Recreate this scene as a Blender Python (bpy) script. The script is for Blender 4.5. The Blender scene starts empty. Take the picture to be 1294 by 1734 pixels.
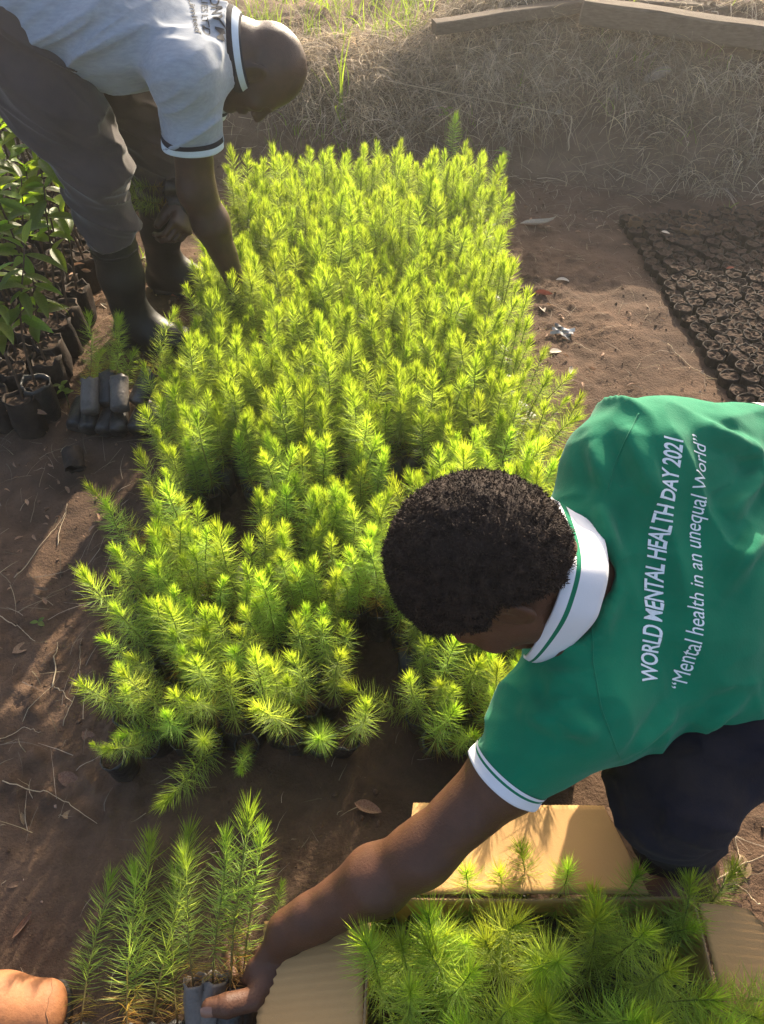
import bpy, bmesh, math, random
import numpy as np
from mathutils import Vector, Matrix
from mathutils.bvhtree import BVHTree

random.seed(7)
RNG = np.random.default_rng(7)
SC = bpy.context.scene
COL = SC.collection

# ------------------------------------------------------------------ camera, sky, sun, exposure
CAM_H, PITCH, FPX = 1.5, math.radians(47.0), 1303.0
cam_data = bpy.data.cameras.new('camera')
cam_data.sensor_fit = 'VERTICAL'
cam_data.sensor_height = 34.6
cam_data.lens = 26.0
cam_data.clip_start = 0.02
cam_data.clip_end = 400.0
cam = bpy.data.objects.new('camera', cam_data)
COL.objects.link(cam)
cam.location = (0, 0, CAM_H)
cam.rotation_euler = (math.radians(90) - PITCH, 0, 0)
SC.camera = cam

SUN_AZ, SUN_EL = math.radians(16.0), math.radians(24.5)
S_DIR = Vector((math.cos(SUN_EL) * math.sin(SUN_AZ), math.cos(SUN_EL) * math.cos(SUN_AZ), math.sin(SUN_EL)))
world = bpy.data.worlds.new('World')
SC.world = world
world.use_nodes = True
wn = world.node_tree.nodes
wn.clear()
w_out = wn.new('ShaderNodeOutputWorld')
w_bg = wn.new('ShaderNodeBackground')
w_sky = wn.new('ShaderNodeTexSky')
w_sky.sky_type = 'NISHITA'
w_sky.sun_disc = False
w_sky.sun_elevation = SUN_EL
w_sky.sun_rotation = SUN_AZ
w_sky.dust_density = 4.0
w_sky.air_density = 0.8
w_sky.ozone_density = 0.3
w_bg.inputs['Strength'].default_value = 0.15
world.node_tree.links.new(w_sky.outputs[0], w_bg.inputs[0])
world.node_tree.links.new(w_bg.outputs[0], w_out.inputs[0])
sun_data = bpy.data.lights.new('sun', 'SUN')
sun_data.energy = 4.8
sun_data.angle = math.radians(0.6)
sun_data.color = (1.0, 0.86, 0.66)
sun = bpy.data.objects.new('sun', sun_data)
COL.objects.link(sun)
sun.location = S_DIR * 30
sun.rotation_euler = S_DIR.to_track_quat('Z', 'Y').to_euler()
SC.view_settings.view_transform = 'Standard'
SC.view_settings.look = 'None'
SC.view_settings.gamma = 1.0
SC.view_settings.use_curve_mapping = False
SC.view_settings.exposure = 1.30
SC.cycles.use_denoising = True
SC.cycles.denoising_prefilter = 'NONE'
SC.cycles.max_bounces = 6
SC.cycles.volume_bounces = 0
SC.cycles.sample_clamp_indirect = 4.0
SC.cycles.transparent_max_bounces = 8

_FW = np.array((0, math.cos(PITCH), -math.sin(PITCH)))
_UP = np.array((0, math.sin(PITCH), math.cos(PITCH)))
_RT = np.array((1.0, 0, 0))
_C0 = np.array((0, 0, CAM_H))


def at(px, py, depth):
    """world point seen at photo pixel (px, py), depth metres along the view axis (used to survey positions)."""
    return _C0 + depth * (_FW + (px - 647) / FPX * _RT - (py - 867) / FPX * _UP)


def gp(px, py, z=0.0):
    """world point on the level z seen at photo pixel (px, py)."""
    d = _FW + (px - 647) / FPX * _RT - (py - 867) / FPX * _UP
    return _C0 + d * ((z - CAM_H) / d[2])


def to_px(P):
    q = np.asarray(P, float) - _C0
    d = q @ _FW
    return 647 + FPX * (q @ _RT) / d, 867 - FPX * (q @ _UP) / d, d


# ------------------------------------------------------------------ noise
def _hash(ix, iy, iz, seed):
    h = (ix.astype(np.uint32) * np.uint32(374761393) + iy.astype(np.uint32) * np.uint32(668265263)
         + iz.astype(np.uint32) * np.uint32(2246822519) + np.uint32(seed * 3266489 + 12345))
    h = (h ^ (h >> np.uint32(13))) * np.uint32(1274126177)
    h = h ^ (h >> np.uint32(16))
    return h.astype(np.float32) / np.float32(2147483648.0) - 1.0


def vnoise(P, seed=0):
    P = np.asarray(P, np.float32)
    i = np.floor(P).astype(np.int64)
    f = P - i
    u = f * f * (3 - 2 * f)
    r = 0
    for dx in (0, 1):
        wx = u[:, 0] if dx else 1 - u[:, 0]
        for dy in (0, 1):
            wy = u[:, 1] if dy else 1 - u[:, 1]
            for dz in (0, 1):
                wz = u[:, 2] if dz else 1 - u[:, 2]
                r = r + wx * wy * wz * _hash(i[:, 0] + dx, i[:, 1] + dy, i[:, 2] + dz, seed)
    return r


def fbm(P, octv=4, seed=0, gain=0.5):
    r, a = 0, 1.0
    P = np.asarray(P, np.float32)
    for k in range(octv):
        r = r + a * vnoise(P * (2.03 ** k), seed + k)
        a *= gain
    return r


# ------------------------------------------------------------------ mesh + object helpers
def np_mesh(name, V, tris=None, quads=None, smooth=True, mats=(), mat_idx=None, cols=None):
    V = np.ascontiguousarray(V, np.float32)
    tris = np.zeros((0, 3), np.int32) if tris is None else np.asarray(tris, np.int32).reshape(-1, 3)
    quads = np.zeros((0, 4), np.int32) if quads is None else np.asarray(quads, np.int32).reshape(-1, 4)
    nt, nq = len(tris), len(quads)
    me = bpy.data.meshes.new(name)
    me.vertices.add(len(V))
    me.vertices.foreach_set('co', V.ravel())
    me.loops.add(nt * 3 + nq * 4)
    me.loops.foreach_set('vertex_index', np.concatenate([tris.ravel(), quads.ravel()]).astype(np.int32))
    me.polygons.add(nt + nq)
    ls = np.concatenate([np.arange(nt) * 3, nt * 3 + np.arange(nq) * 4]).astype(np.int32)
    me.polygons.foreach_set('loop_start', ls)
    if mat_idx is not None:
        me.polygons.foreach_set('material_index', np.asarray(mat_idx, np.int32))
    me.update(calc_edges=True)
    me.polygons.foreach_set('use_smooth', np.full(nt + nq, smooth, dtype=bool))
    if cols is not None:
        a = me.color_attributes.new('tone', 'FLOAT_COLOR', 'POINT')
        c = np.ones((len(V), 4), np.float32)
        c[:, :3] = cols
        a.data.foreach_set('color', c.ravel())
    for m in mats:
        me.materials.append(m)
    me.validate()
    return me


def link(name, me, parent=None, loc=None, rot=None, scale=None, **props):
    o = bpy.data.objects.new(name, me)
    COL.objects.link(o)
    if parent is not None:
        o.parent = parent
    if loc is not None:
        o.location = loc
    if rot is not None:
        o.rotation_euler = rot
    if scale is not None:
        o.scale = (scale,) * 3 if isinstance(scale, (int, float)) else scale
    for k, v in props.items():
        o[k] = v
    return o


def empty(name, loc, label, cat, group=None, rot=None):
    o = link(name, None, loc=loc, rot=rot, label=label, category=cat)
    o.empty_display_size = 0.05
    if group:
        o['group'] = group
    return o


class Geo:
    """collects vertices, triangles and quads with per vertex tone"""
    def __init__(self):
        self.V, self.T, self.Q, self.C, self.MT, self.MQ, self.n = [], [], [], [], [], [], 0

    def add(self, V, tris=None, quads=None, col=None, mi=0):
        V = np.asarray(V, np.float32)
        if tris is not None and len(tris):
            t = np.asarray(tris, np.int64) + self.n
            self.T.append(t); self.MT.append(np.full(len(t), mi))
        if quads is not None and len(quads):
            q = np.asarray(quads, np.int64) + self.n
            self.Q.append(q); self.MQ.append(np.full(len(q), mi))
        self.V.append(V)
        c = np.ones((len(V), 3), np.float32) if col is None else np.broadcast_to(np.asarray(col, np.float32), (len(V), 3))
        self.C.append(c)
        self.n += len(V)

    def mesh(self, name, mats, smooth=True, tone=True):
        T = np.concatenate(self.T) if self.T else None
        Q = np.concatenate(self.Q) if self.Q else None
        mi = np.concatenate(self.MT + self.MQ) if (self.MT or self.MQ) else None
        return np_mesh(name, np.concatenate(self.V), T, Q, smooth, mats, mi, np.concatenate(self.C) if tone else None)


def unit(v):
    v = np.asarray(v, float)
    return v / np.linalg.norm(v)


def frame_of(z, hint=(0.0, 0.0, 1.0)):
    z = unit(z)
    h = np.asarray(hint, float)
    if abs(np.dot(z, unit(h))) > 0.95:
        h = np.array((1.0, 0.2, 0))
    x = unit(np.cross(h, z))
    return x, np.cross(z, x), z


def tube(geo, pts, radii, seg=6, col=None, mi=0, capend=True, squash=1.0):
    pts = np.asarray(pts, float)
    n = len(pts)
    radii = np.broadcast_to(np.asarray(radii, float), (n,))
    tg = np.gradient(pts, axis=0)
    x, y, _ = frame_of(tg[0])
    V = []
    for k in range(n):
        t = unit(tg[k])
        x = unit(x - t * np.dot(x, t))
        y = np.cross(t, x)
        a = np.arange(seg) / seg * 2 * math.pi
        V.append(pts[k] + radii[k] * (np.cos(a)[:, None] * x + squash * np.sin(a)[:, None] * y))
    V = np.concatenate(V)
    Q = []
    for k in range(n - 1):
        for s in range(seg):
            s2 = (s + 1) % seg
            Q.append((k * seg + s, k * seg + s2, (k + 1) * seg + s2, (k + 1) * seg + s))
    T = []
    if capend:
        V = np.concatenate([V, pts[:1], pts[-1:]])
        a, b = n * seg, n * seg + 1
        for s in range(seg):
            s2 = (s + 1) % seg
            T.append((a, s2, s)); T.append((b, (n - 1) * seg + s, (n - 1) * seg + s2))
    geo.add(V, T, Q, col, mi)


# ------------------------------------------------------------------ materials
def material(name, base, rough=0.8, var=0.25, scale=12.0, detail=6.0, bump=0.0, bscale=60.0, spec=0.3, tone=False,
             transl=0.0, tcol=None, hue=0.0, coat=0.0, stretch=None, sheen=0.0, base2=None, s2=3.0, bdist=0.01, randv=0.0):
    m = bpy.data.materials.new(name)
    m.use_nodes = True
    nt = m.node_tree
    N, L = nt.nodes, nt.links
    N.clear()
    out = N.new('ShaderNodeOutputMaterial')
    b = N.new('ShaderNodeBsdfPrincipled')
    b.inputs['Roughness'].default_value = rough
    b.inputs['Specular IOR Level'].default_value = spec
    if coat:
        b.inputs['Coat Weight'].default_value = coat
    if sheen:
        b.inputs['Sheen Weight'].default_value = sheen
        b.inputs['Sheen Roughness'].default_value = 0.5
    tc = N.new('ShaderNodeTexCoord')
    vec = tc.outputs['Object']
    if stretch:
        mp = N.new('ShaderNodeMapping')
        mp.inputs['Scale'].default_value = stretch
        L.new(vec, mp.inputs['Vector'])
        vec = mp.outputs[0]
    nz = N.new('ShaderNodeTexNoise')
    nz.inputs['Scale'].default_value = scale
    nz.inputs['Detail'].default_value = detail
    nz.inputs['Roughness'].default_value = 0.62
    L.new(vec, nz.inputs['Vector'])
    ramp = N.new('ShaderNodeMapRange')
    ramp.inputs['From Min'].default_value = 0.3
    ramp.inputs['From Max'].default_value = 0.7
    ramp.inputs['To Min'].default_value = 1 - var
    ramp.inputs['To Max'].default_value = 1 + var
    L.new(nz.outputs['Fac'], ramp.inputs['Value'])
    rgb = N.new('ShaderNodeRGB')
    rgb.outputs[0].default_value = (*base, 1)
    cur = rgb.outputs[0]
    if base2 is not None:
        n2 = N.new('ShaderNodeTexNoise')
        n2.inputs['Scale'].default_value = s2
        n2.inputs['Detail'].default_value = 8
        n2.inputs['Roughness'].default_value = 0.65
        L.new(tc.outputs['Object'], n2.inputs['Vector'])
        r2 = N.new('ShaderNodeMapRange')
        r2.inputs['From Min'].default_value = 0.42
        r2.inputs['From Max'].default_value = 0.62
        L.new(n2.outputs['Fac'], r2.inputs['Value'])
        mx = N.new('ShaderNodeMix')
        mx.data_type = 'RGBA'
        L.new(r2.outputs[0], mx.inputs[0])
        L.new(cur, mx.inputs[6])
        mx.inputs[7].default_value = (*base2, 1)
        cur = mx.outputs[2]
    if tone:
        at_ = N.new('ShaderNodeAttribute')
        at_.attribute_name = 'tone'
        mt = N.new('ShaderNodeMix')
        mt.data_type = 'RGBA'
        mt.blend_type = 'MULTIPLY'
        mt.inputs[0].default_value = 1
        L.new(cur, mt.inputs[6])
        L.new(at_.outputs['Color'], mt.inputs[7])
        cur = mt.outputs[2]
    mv = N.new('ShaderNodeVectorMath')
    mv.operation = 'SCALE'
    L.new(cur, mv.inputs[0])
    L.new(ramp.outputs[0], mv.inputs['Scale'])
    cur = mv.outputs[0]
    if hue or randv:
        oi = N.new('ShaderNodeObjectInfo')
        hs = N.new('ShaderNodeHueSaturation')
        if hue:
            h1 = N.new('ShaderNodeMapRange')
            h1.inputs['To Min'].default_value = 0.5 - hue
            h1.inputs['To Max'].default_value = 0.5 + hue
            L.new(oi.outputs['Random'], h1.inputs['Value'])
            L.new(h1.outputs[0], hs.inputs['Hue'])
        h2 = N.new('ShaderNodeMapRange')
        h2.inputs['To Min'].default_value = 1 - (randv or 0.15)
        h2.inputs['To Max'].default_value = 1 + (randv or 0.15)
        ml = N.new('ShaderNodeMath')
        ml.operation = 'MULTIPLY'
        ml.inputs[1].default_value = 7.31
        fr = N.new('ShaderNodeMath')
        fr.operation = 'FRACT'
        L.new(oi.outputs['Random'], ml.inputs[0])
        L.new(ml.outputs[0], fr.inputs[0])
        L.new(fr.outputs[0], h2.inputs['Value'])
        L.new(h2.outputs[0], hs.inputs['Value'])
        L.new(cur, hs.inputs['Color'])
        cur = hs.outputs[0]
    L.new(cur, b.inputs['Base Color'])
    if bump:
        nb = N.new('ShaderNodeTexNoise')
        nb.inputs['Scale'].default_value = bscale
        nb.inputs['Detail'].default_value = 6
        nb.inputs['Roughness'].default_value = 0.65
        L.new(vec, nb.inputs['Vector'])
        bp = N.new('ShaderNodeBump')
        bp.inputs['Strength'].default_value = bump
        bp.inputs['Distance'].default_value = bdist
        L.new(nb.outputs['Fac'], bp.inputs['Height'])
        L.new(bp.outputs[0], b.inputs['Normal'])
    if transl:
        tr = N.new('ShaderNodeBsdfTranslucent')
        if tcol is None:
            L.new(cur, tr.inputs['Color'])
        else:
            tm = N.new('ShaderNodeMix')
            tm.data_type = 'RGBA'
            tm.blend_type = 'MULTIPLY'
            tm.inputs[0].default_value = 1
            L.new(cur, tm.inputs[6])
            tm.inputs[7].default_value = (*tcol, 1)
            L.new(tm.outputs[2], tr.inputs['Color'])
        ms = N.new('ShaderNodeMixShader')
        ms.inputs[0].default_value = transl
        L.new(b.outputs[0], ms.inputs[1])
        L.new(tr.outputs[0], ms.inputs[2])
        L.new(ms.outputs[0], out.inputs[0])
    else:
        L.new(b.outputs[0], out.inputs[0])
    return m


M = {}
M['soil'] = material('soil', (0.128, 0.079, 0.050), 0.95, 0.38, 9, 10, 1.0, 130, 0.15, base2=(0.078, 0.051, 0.035), s2=2.2, bdist=0.006)
M['bank_soil'] = material('bank soil', (0.15, 0.10, 0.066), 0.95, 0.35, 9, 10, 0.9, 110, 0.15, base2=(0.16, 0.105, 0.065), s2=2.5, bdist=0.008)
M['clod'] = material('soil clods', (0.12, 0.076, 0.049), 0.95, 0.35, 40, 6, 0.6, 200, 0.15, tone=True)
M['potting'] = material('potting soil', (0.075, 0.047, 0.031), 0.95, 0.4, 60, 8, 1.0, 260, 0.2, bdist=0.006)
M['polybag'] = material('black plastic film', (0.022, 0.021, 0.02), 0.42, 0.5, 18, 6, 0.5, 45, 0.5, base2=(0.055, 0.045, 0.036), s2=14, randv=0.3)
M['oldbag'] = material('dusty plastic film', (0.027, 0.020, 0.0155), 0.8, 0.4, 25, 6, 0.5, 60, 0.2, base2=(0.048, 0.033, 0.023), s2=16, randv=0.35)
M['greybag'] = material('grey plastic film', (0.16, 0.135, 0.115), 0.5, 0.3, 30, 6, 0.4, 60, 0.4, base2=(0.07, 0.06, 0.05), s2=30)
M['needle'] = material('pine needles', (1, 1, 1), 0.55, 0.12, 30, 2, 0, 1, 0.35, tone=True, transl=0.58, tcol=(1.9, 1.75, 0.75), hue=0.018, randv=0.26)
M['stem'] = material('pine stem', (1, 1, 1), 0.7, 0.2, 80, 4, 0, 1, 0.3, tone=True, transl=0.2, tcol=(1.3, 1.3, 0.6))
M['straw'] = material('dry straw', (0.50, 0.40, 0.27), 0.8, 0.3, 6, 4, 0, 1, 0.25, tone=True, transl=0.25)
M['grass'] = material('green grass', (0.17, 0.24, 0.035), 0.5, 0.25, 6, 4, 0, 1, 0.4, tone=True, transl=0.5, tcol=(1.7, 1.7, 0.5))
M['wood'] = material('weathered timber', (0.11, 0.082, 0.058), 0.9, 0.4, 14, 8, 0.8, 40, 0.2, stretch=(1, 12, 12), bdist=0.004)
M['board'] = material('cardboard', (0.50, 0.30, 0.125), 0.85, 0.07, 20, 6, 0.25, 180, 0.2, base2=(0.43, 0.255, 0.105), s2=5, bdist=0.002)
M['board_edge'] = material('cardboard edge', (0.36, 0.23, 0.125), 0.9, 0.2, 90, 4, 0.4, 200, 0.1)
M['skin_near'] = material('dark brown skin', (0.088, 0.037, 0.018), 0.5, 0.18, 22, 6, 0.45, 260, 0.32, base2=(0.105, 0.046, 0.025), s2=9, bdist=0.0025)
M['skin_far'] = material('deep brown skin', (0.05, 0.027, 0.018), 0.46, 0.16, 22, 6, 0.3, 330, 0.42, base2=(0.068, 0.034, 0.021), s2=9, bdist=0.0025)
M['nail'] = material('fingernail', (0.24, 0.12, 0.075), 0.35, 0.1, 40, 3, 0, 1, 0.5)
M['eye'] = material('eye white', (0.6, 0.55, 0.5), 0.2, 0.05, 10, 2, 0, 1, 0.5)
M['hair'] = material('short black hair', (0.034, 0.0205, 0.0135), 0.75, 0.4, 60, 5, 0.8, 190, 0.25, sheen=0.0, bdist=0.004)
M['green_cloth'] = material('green jersey cloth', (0.006, 0.175, 0.085), 0.85, 0.13, 7, 8, 0.4, 320, 0.12, sheen=0.12, bdist=0.0014)
M['white_cloth'] = material('white ribbed cloth', (0.72, 0.71, 0.72), 0.85, 0.05, 8, 5, 0.3, 700, 0.15, sheen=0.2, bdist=0.001)
M['green_stripe'] = material('green stripe', (0.012, 0.17, 0.085), 0.85, 0.1, 20, 4, 0, 1, 0.15)
M['print_white'] = material('white print', (0.82, 0.84, 0.82), 0.7, 0.10, 420, 3, 0, 1, 0.2)
M['grey_cloth'] = material('heather grey jersey', (0.27, 0.30, 0.34), 0.88, 0.13, 130, 5, 0.25, 700, 0.12, stretch=(0.25, 1, 1), sheen=0.3, bdist=0.001)
M['navy_cloth'] = material('navy ribbed cloth', (0.016, 0.018, 0.028), 0.85, 0.2, 40, 4, 0.2, 500, 0.15)
M['pale_stripe'] = material('pale stripe', (0.55, 0.62, 0.68), 0.85, 0.06, 40, 4, 0, 1, 0.15)
M['print_black'] = material('black print', (0.022, 0.024, 0.03), 0.7, 0.2, 200, 3, 0, 1, 0.2)
M['trousers_far'] = material('faded brown trousers', (0.072, 0.053, 0.045), 0.9, 0.22, 7, 7, 0.35, 240, 0.15, sheen=0.3, base2=(0.062, 0.048, 0.045), s2=5, bdist=0.002)
M['trousers_near'] = material('dark navy trousers', (0.009, 0.009, 0.016), 0.9, 0.3, 7, 7, 0.3, 300, 0.12, base2=(0.022, 0.017, 0.016), s2=5, sheen=0.03, bdist=0.002)
M['rubber'] = material('black rubber', (0.016, 0.0155, 0.0135), 0.5, 0.3, 9, 6, 0.15, 60, 0.42, base2=(0.022, 0.020, 0.016), s2=7)
M['sole'] = material('muddy rubber sole', (0.026, 0.022, 0.018), 0.7, 0.4, 30, 6, 0.4, 90, 0.3)
M['leather'] = material('tan leather', (0.36, 0.15, 0.062), 0.62, 0.2, 14, 7, 0.5, 90, 0.3, base2=(0.27, 0.11, 0.045), s2=8, bdist=0.003)
M['thread'] = material('seam thread', (0.30, 0.14, 0.065), 0.8, 0.1, 50, 2)
M['leaf'] = material('broad green leaf', (0.115, 0.17, 0.028), 0.38, 0.2, 25, 5, 0.3, 90, 0.5, transl=0.55, tcol=(2.6, 2.7, 0.7), hue=0.02, randv=0.3, bdist=0.002)
M['twig'] = material('brown woody stem', (0.095, 0.062, 0.04), 0.85, 0.3, 50, 5, 0.4, 150, 0.2)
M['dry_leaf'] = material('dry brown leaf', (0.30, 0.19, 0.115), 0.75, 0.3, 30, 6, 0.4, 90, 0.3, hue=0.015, randv=0.35, base2=(0.21, 0.12, 0.07), s2=18, transl=0.15, bdist=0.003)
M['pale_leaf'] = material('bleached dry leaf', (0.52, 0.44, 0.34), 0.7, 0.2, 30, 6, 0.4, 90, 0.3, randv=0.2, transl=0.15, bdist=0.003)
M['red_leaf'] = material('reddish dry leaf', (0.33, 0.10, 0.055), 0.7, 0.25, 30, 6, 0.4, 90, 0.3, transl=0.15, bdist=0.003)
M['scrap'] = material('torn black and white film', (0.55, 0.54, 0.52), 0.4, 0.9, 16, 2, 0.3, 40, 0.5, base2=(0.03, 0.03, 0.03), s2=24)
M['stone'] = material('pale stone', (0.30, 0.25, 0.20), 0.9, 0.25, 30, 6, 0.5, 90, 0.2)


# ------------------------------------------------------------------ signed distance modelling (one continuous skin per body or garment)
def smin(a, b, k):
    h = np.clip(0.5 + 0.5 * (b - a) / k, 0, 1)
    return b * (1 - h) + a * h - k * h * (1 - h)


def f_cap(a, b, ra, rb=None):
    a = np.asarray(a, np.float32); b = np.asarray(b, np.float32)
    rb = ra if rb is None else rb
    ba = b - a
    L2 = float(ba @ ba) + 1e-12

    def f(P):
        pa = P - a
        h = np.clip(pa @ ba / L2, 0, 1)
        return np.linalg.norm(pa - h[:, None] * ba, axis=1) - (ra + (rb - ra) * h)
    return f


def f_ecap(a, b, side, w0t0, w1t1):
    """capsule with an elliptic section: half width w along side, half thickness t across it"""
    a = np.asarray(a, np.float32); b = np.asarray(b, np.float32)
    ba = b - a
    L2 = float(ba @ ba) + 1e-12
    ax = ba / math.sqrt(L2)
    s = unit(np.asarray(side) - ax * np.dot(side, ax)).astype(np.float32)
    n = np.cross(ax, s).astype(np.float32)
    (w0, t0), (w1, t1) = w0t0, w1t1

    def f(P):
        pa = P - a
        h = np.clip(pa @ ba / L2, 0, 1)
        q = pa - h[:, None] * ba
        w = w0 + (w1 - w0) * h
        t = t0 + (t1 - t0) * h
        m = np.minimum(w, t)
        k = np.sqrt((q @ s / w) ** 2 + (q @ n / t) ** 2 + (q @ ax / m) ** 2)
        return (k - 1) * m
    return f


def f_ell(c, fr, r):
    c = np.asarray(c, np.float32)
    R = np.stack([unit(v) for v in fr]).astype(np.float32)
    r = np.asarray(r, np.float32)

    def f(P):
        q = (P - c) @ R.T
        k0 = np.linalg.norm(q / r, axis=1)
        k1 = np.linalg.norm(q / (r * r), axis=1) + 1e-9
        return k0 * (k0 - 1) / k1
    return f


AXES = ((1, 0, 0), (0, 1, 0), (0, 0, 1))


def union(parts, k=0.02):
    """parts: functions or (function, blend radius)"""
    def f(P):
        r = None
        for p in parts:
            fn, kk = p if isinstance(p, tuple) else (p, k)
            d = fn(P)
            r = d if r is None else smin(r, d, kk)
        return r
    return f


def cut(fn, p, n, k=0.0):
    """keep what lies behind the plane through p with normal n"""
    p = np.asarray(p, np.float32); n = unit(n).astype(np.float32)

    def f(P):
        d, e = fn(P), (P - p) @ n
        return np.maximum(d, e) if k == 0 else -smin(-d, -e, k)
    return f


def minus(fn, gn, k=0.0):
    def f(P):
        d, e = fn(P), -gn(P)
        return np.maximum(d, e) if k == 0 else -smin(-d, -e, k)
    return f


def ridged(P, A, fr, sc, seed):
    """soft cloth folds: ridged noise stretched along the first axis of fr"""
    R = np.stack([unit(v) for v in fr]).astype(np.float32)
    q = (P @ R.T) * np.asarray(sc, np.float32)
    q = q + 0.35 * np.stack([vnoise(q * 0.7 + 9.1, seed + 3)] * 3, 1)
    n = 1 - np.abs(vnoise(q, seed))
    return -A * (n * n - 0.4)


def surface(fn, lo, hi, h, B=8):
    lo = np.asarray(lo, np.float32)
    n = np.ceil((np.asarray(hi) - lo) / h / B).astype(int) * B
    nb = n // B
    bi = np.stack(np.meshgrid(*[np.arange(k) for k in nb], indexing='ij'), -1).reshape(-1, 3)
    cen = lo + (bi * B + (B - 1) / 2) * h
    dc = fn(cen.astype(np.float32))
    keep = np.abs(dc) < h * B * 0.87 * 1.7 + 0.004
    V = np.where(dc < 0, -1.0, 1.0).astype(np.float32).reshape(nb)
    V = V.repeat(B, 0).repeat(B, 1).repeat(B, 2)
    off = np.stack(np.meshgrid(*[np.arange(B)] * 3, indexing='ij'), -1).reshape(-1, 3)
    kb = bi[keep] * B
    for c0 in range(0, len(kb), 1500):
        idx = (kb[c0:c0 + 1500, None, :] + off[None]).reshape(-1, 3)
        V[idx[:, 0], idx[:, 1], idx[:, 2]] = fn((lo + idx * h).astype(np.float32))
    S = V < 0
    cnt = np.zeros(tuple(n - 1), np.int8)
    sl = [slice(0, -1), slice(1, None)]
    for a in (0, 1):
        for b in (0, 1):
            for c in (0, 1):
                cnt += S[sl[a], sl[b], sl[c]]
    act = np.argwhere((cnt > 0) & (cnt < 8))
    ids = np.full(tuple(n - 1), -1, np.int32)
    ids[act[:, 0], act[:, 1], act[:, 2]] = np.arange(len(act))
    acc = np.zeros((len(act), 3)); num = np.zeros(len(act))
    for ax in range(3):
        o1, o2 = [k for k in range(3) if k != ax]
        for u in (0, 1):
            for v in (0, 1):
                p = act.copy(); p[:, o1] += u; p[:, o2] += v
                q = p.copy(); q[:, ax] += 1
                a = V[p[:, 0], p[:, 1], p[:, 2]]; b = V[q[:, 0], q[:, 1], q[:, 2]]
                x = (a < 0) != (b < 0)
                t = np.where(x, a / np.where(x, a - b, 1), 0)
                pt = p.astype(float); pt[:, ax] += t
                acc[x] += pt[x]; num[x] += 1
    verts = lo + (acc / num[:, None]) * h
    quads = []
    for ax in range(3):
        y, z = (ax + 1) % 3, (ax + 2) % 3
        A = np.take(S, range(0, n[ax] - 1), axis=ax); Bq = np.take(S, range(1, n[ax]), axis=ax)
        e = np.argwhere(A != Bq)
        ok = (e[:, y] > 0) & (e[:, z] > 0) & (e[:, y] < n[y] - 1) & (e[:, z] < n[z] - 1)
        e = e[ok]
        inside = S[e[:, 0], e[:, 1], e[:, 2]]
        def cid(dy, dz):
            c = e.copy(); c[:, y] += dy; c[:, z] += dz
            return ids[c[:, 0], c[:, 1], c[:, 2]]
        q = np.stack([cid(-1, -1), cid(0, -1), cid(0, 0), cid(-1, 0)], 1)
        q[~inside] = q[~inside][:, ::-1]
        quads.append(q)
    Q = np.concatenate(quads)
    return verts.astype(np.float32), Q[(Q >= 0).all(1)]


def sdf_mesh(name, fn, lo, hi, h, mat):
    V, Q = surface(fn, lo, hi, h)
    return np_mesh(name, V, None, Q, True, (mat,))


def bvh_of(me):
    return BVHTree.FromPolygons([v.co.copy() for v in me.vertices], [tuple(p.vertices) for p in me.polygons])


def bounds(pts, pad):
    pts = np.asarray(pts, float)
    return pts.min(0) - pad, pts.max(0) + pad
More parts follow.
